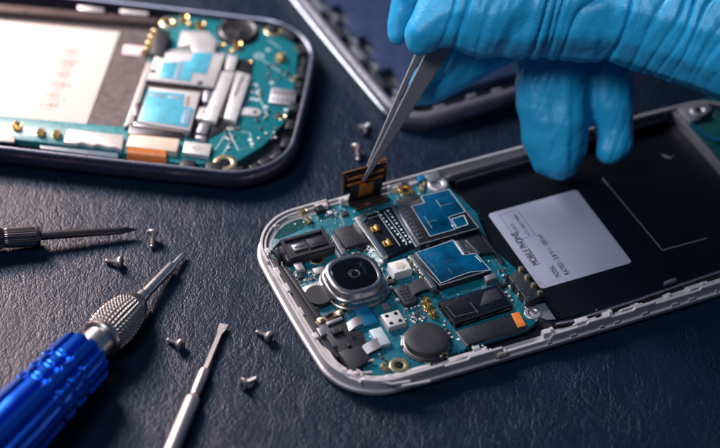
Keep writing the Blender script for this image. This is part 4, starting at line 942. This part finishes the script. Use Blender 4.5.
extra = low*(-.13*g_(.15, .40)-.025*g_(.80, .09)-.05*g_(1.45, .10)+.03*np.sin(v*7+u*3)*g_(-.6, .4)); edge = np.clip((u+3.3)/1.2, 0, 1)
mod = np.array([.55+.9*noise.noise(Vector((a*.5+9, b*.5, 3))) for a, b in zip(u, v)]).clip(.35, 1.3)
small = np.array([noise.noise(Vector((a*1.3, b*1.3, c_*1.3)))*.05+noise.noise(Vector((a*4, b*1.6, c_*3)))*.015 for a, b, c_ in co])
co2 = co+no*((disp*top_w*edge*mod+small+extra)[:, None])
me3.vertices.foreach_set('co', co2.reshape(-1)); me3.materials.append(M['glove']); me3.polygons.foreach_set('use_smooth', [True]*len(me3.polygons)); me3.update()
ho['label'] = 'right hand in a wrinkled bright blue nitrile glove pinching the steel tweezers'; ho['category'] = 'gloved hand'
hl = at(560, 20, 5.5); me3.transform(Matrix.Translation(-hl)); ho.location = hl

# =================================================================== to metres
seen = set()
for o in list(bpy.data.objects):
    if o.type == 'MESH' and o.data.name not in seen: seen.add(o.data.name); o.data.transform(Matrix.Scale(.01, 4))
    o.location = o.location*.01
    for md in o.modifiers:
        if md.type == 'BEVEL': md.width *= .01
# =================================================================== camera, light
sc = bpy.context.scene
cd = bpy.data.cameras.new('camera'); co_ = bpy.data.objects.new('camera', cd); C.objects.link(co_); sc.camera = co_
cd.sensor_width = 36; cd.lens = F_PX/720*36; cd.clip_start = .01; cd.clip_end = 20
Mx = Matrix((Rv, Uv, -Fv)).transposed().to_4x4(); Mx.translation = CAM*.01; co_.matrix_world = Mx
cd.dof.use_dof = True; foc = at(400, 285, .5); cd.dof.focus_distance = (foc-CAM).dot(Fv)*.01; cd.dof.aperture_fstop = 8.0
def area(name, loc, tgt, size, power, col, sy=None):
    l = bpy.data.lights.new(name, 'AREA'); l.size = size; l.energy = power; l.color = col
    if sy: l.shape = 'RECTANGLE'; l.size_y = sy
    o = bpy.data.objects.new(name, l); C.objects.link(o); o.location = loc; o.rotation_euler = (Vector(tgt)-Vector(loc)).to_track_quat('-Z', 'Y').to_euler(); return o
k_ = area('key_lamp', (-.36, .34, .34), (-.09, .0, 0), .20, 1.0, (.93, .95, 1)); k_.data.spread = math.radians(75)
k_ = area('flare_fill', (-.36, .32, .24), (-.23, .06, 0), .10, .75, (1, .52, .32)); k_.data.spread = math.radians(44)  # added light imitating the warm wash of lens flare, not an actual lamp
k_ = area('glove_fill', (-.24, -.22, .46), (.07, .03, .05), .16, .21, (.84, .92, 1)); k_.data.spread = math.radians(60)  # added fill to brighten the glove, no such source in the scene
w = bpy.data.worlds.new('World'); sc.world = w; w.use_nodes = True; bg = w.node_tree.nodes['Background']; bg.inputs[0].default_value = (.35, .55, 1, 1); bg.inputs[1].default_value = .09
sc.view_settings.view_transform = 'Standard'; sc.view_settings.look = 'None'; sc.view_settings.gamma = 1; sc.view_settings.exposure = 0
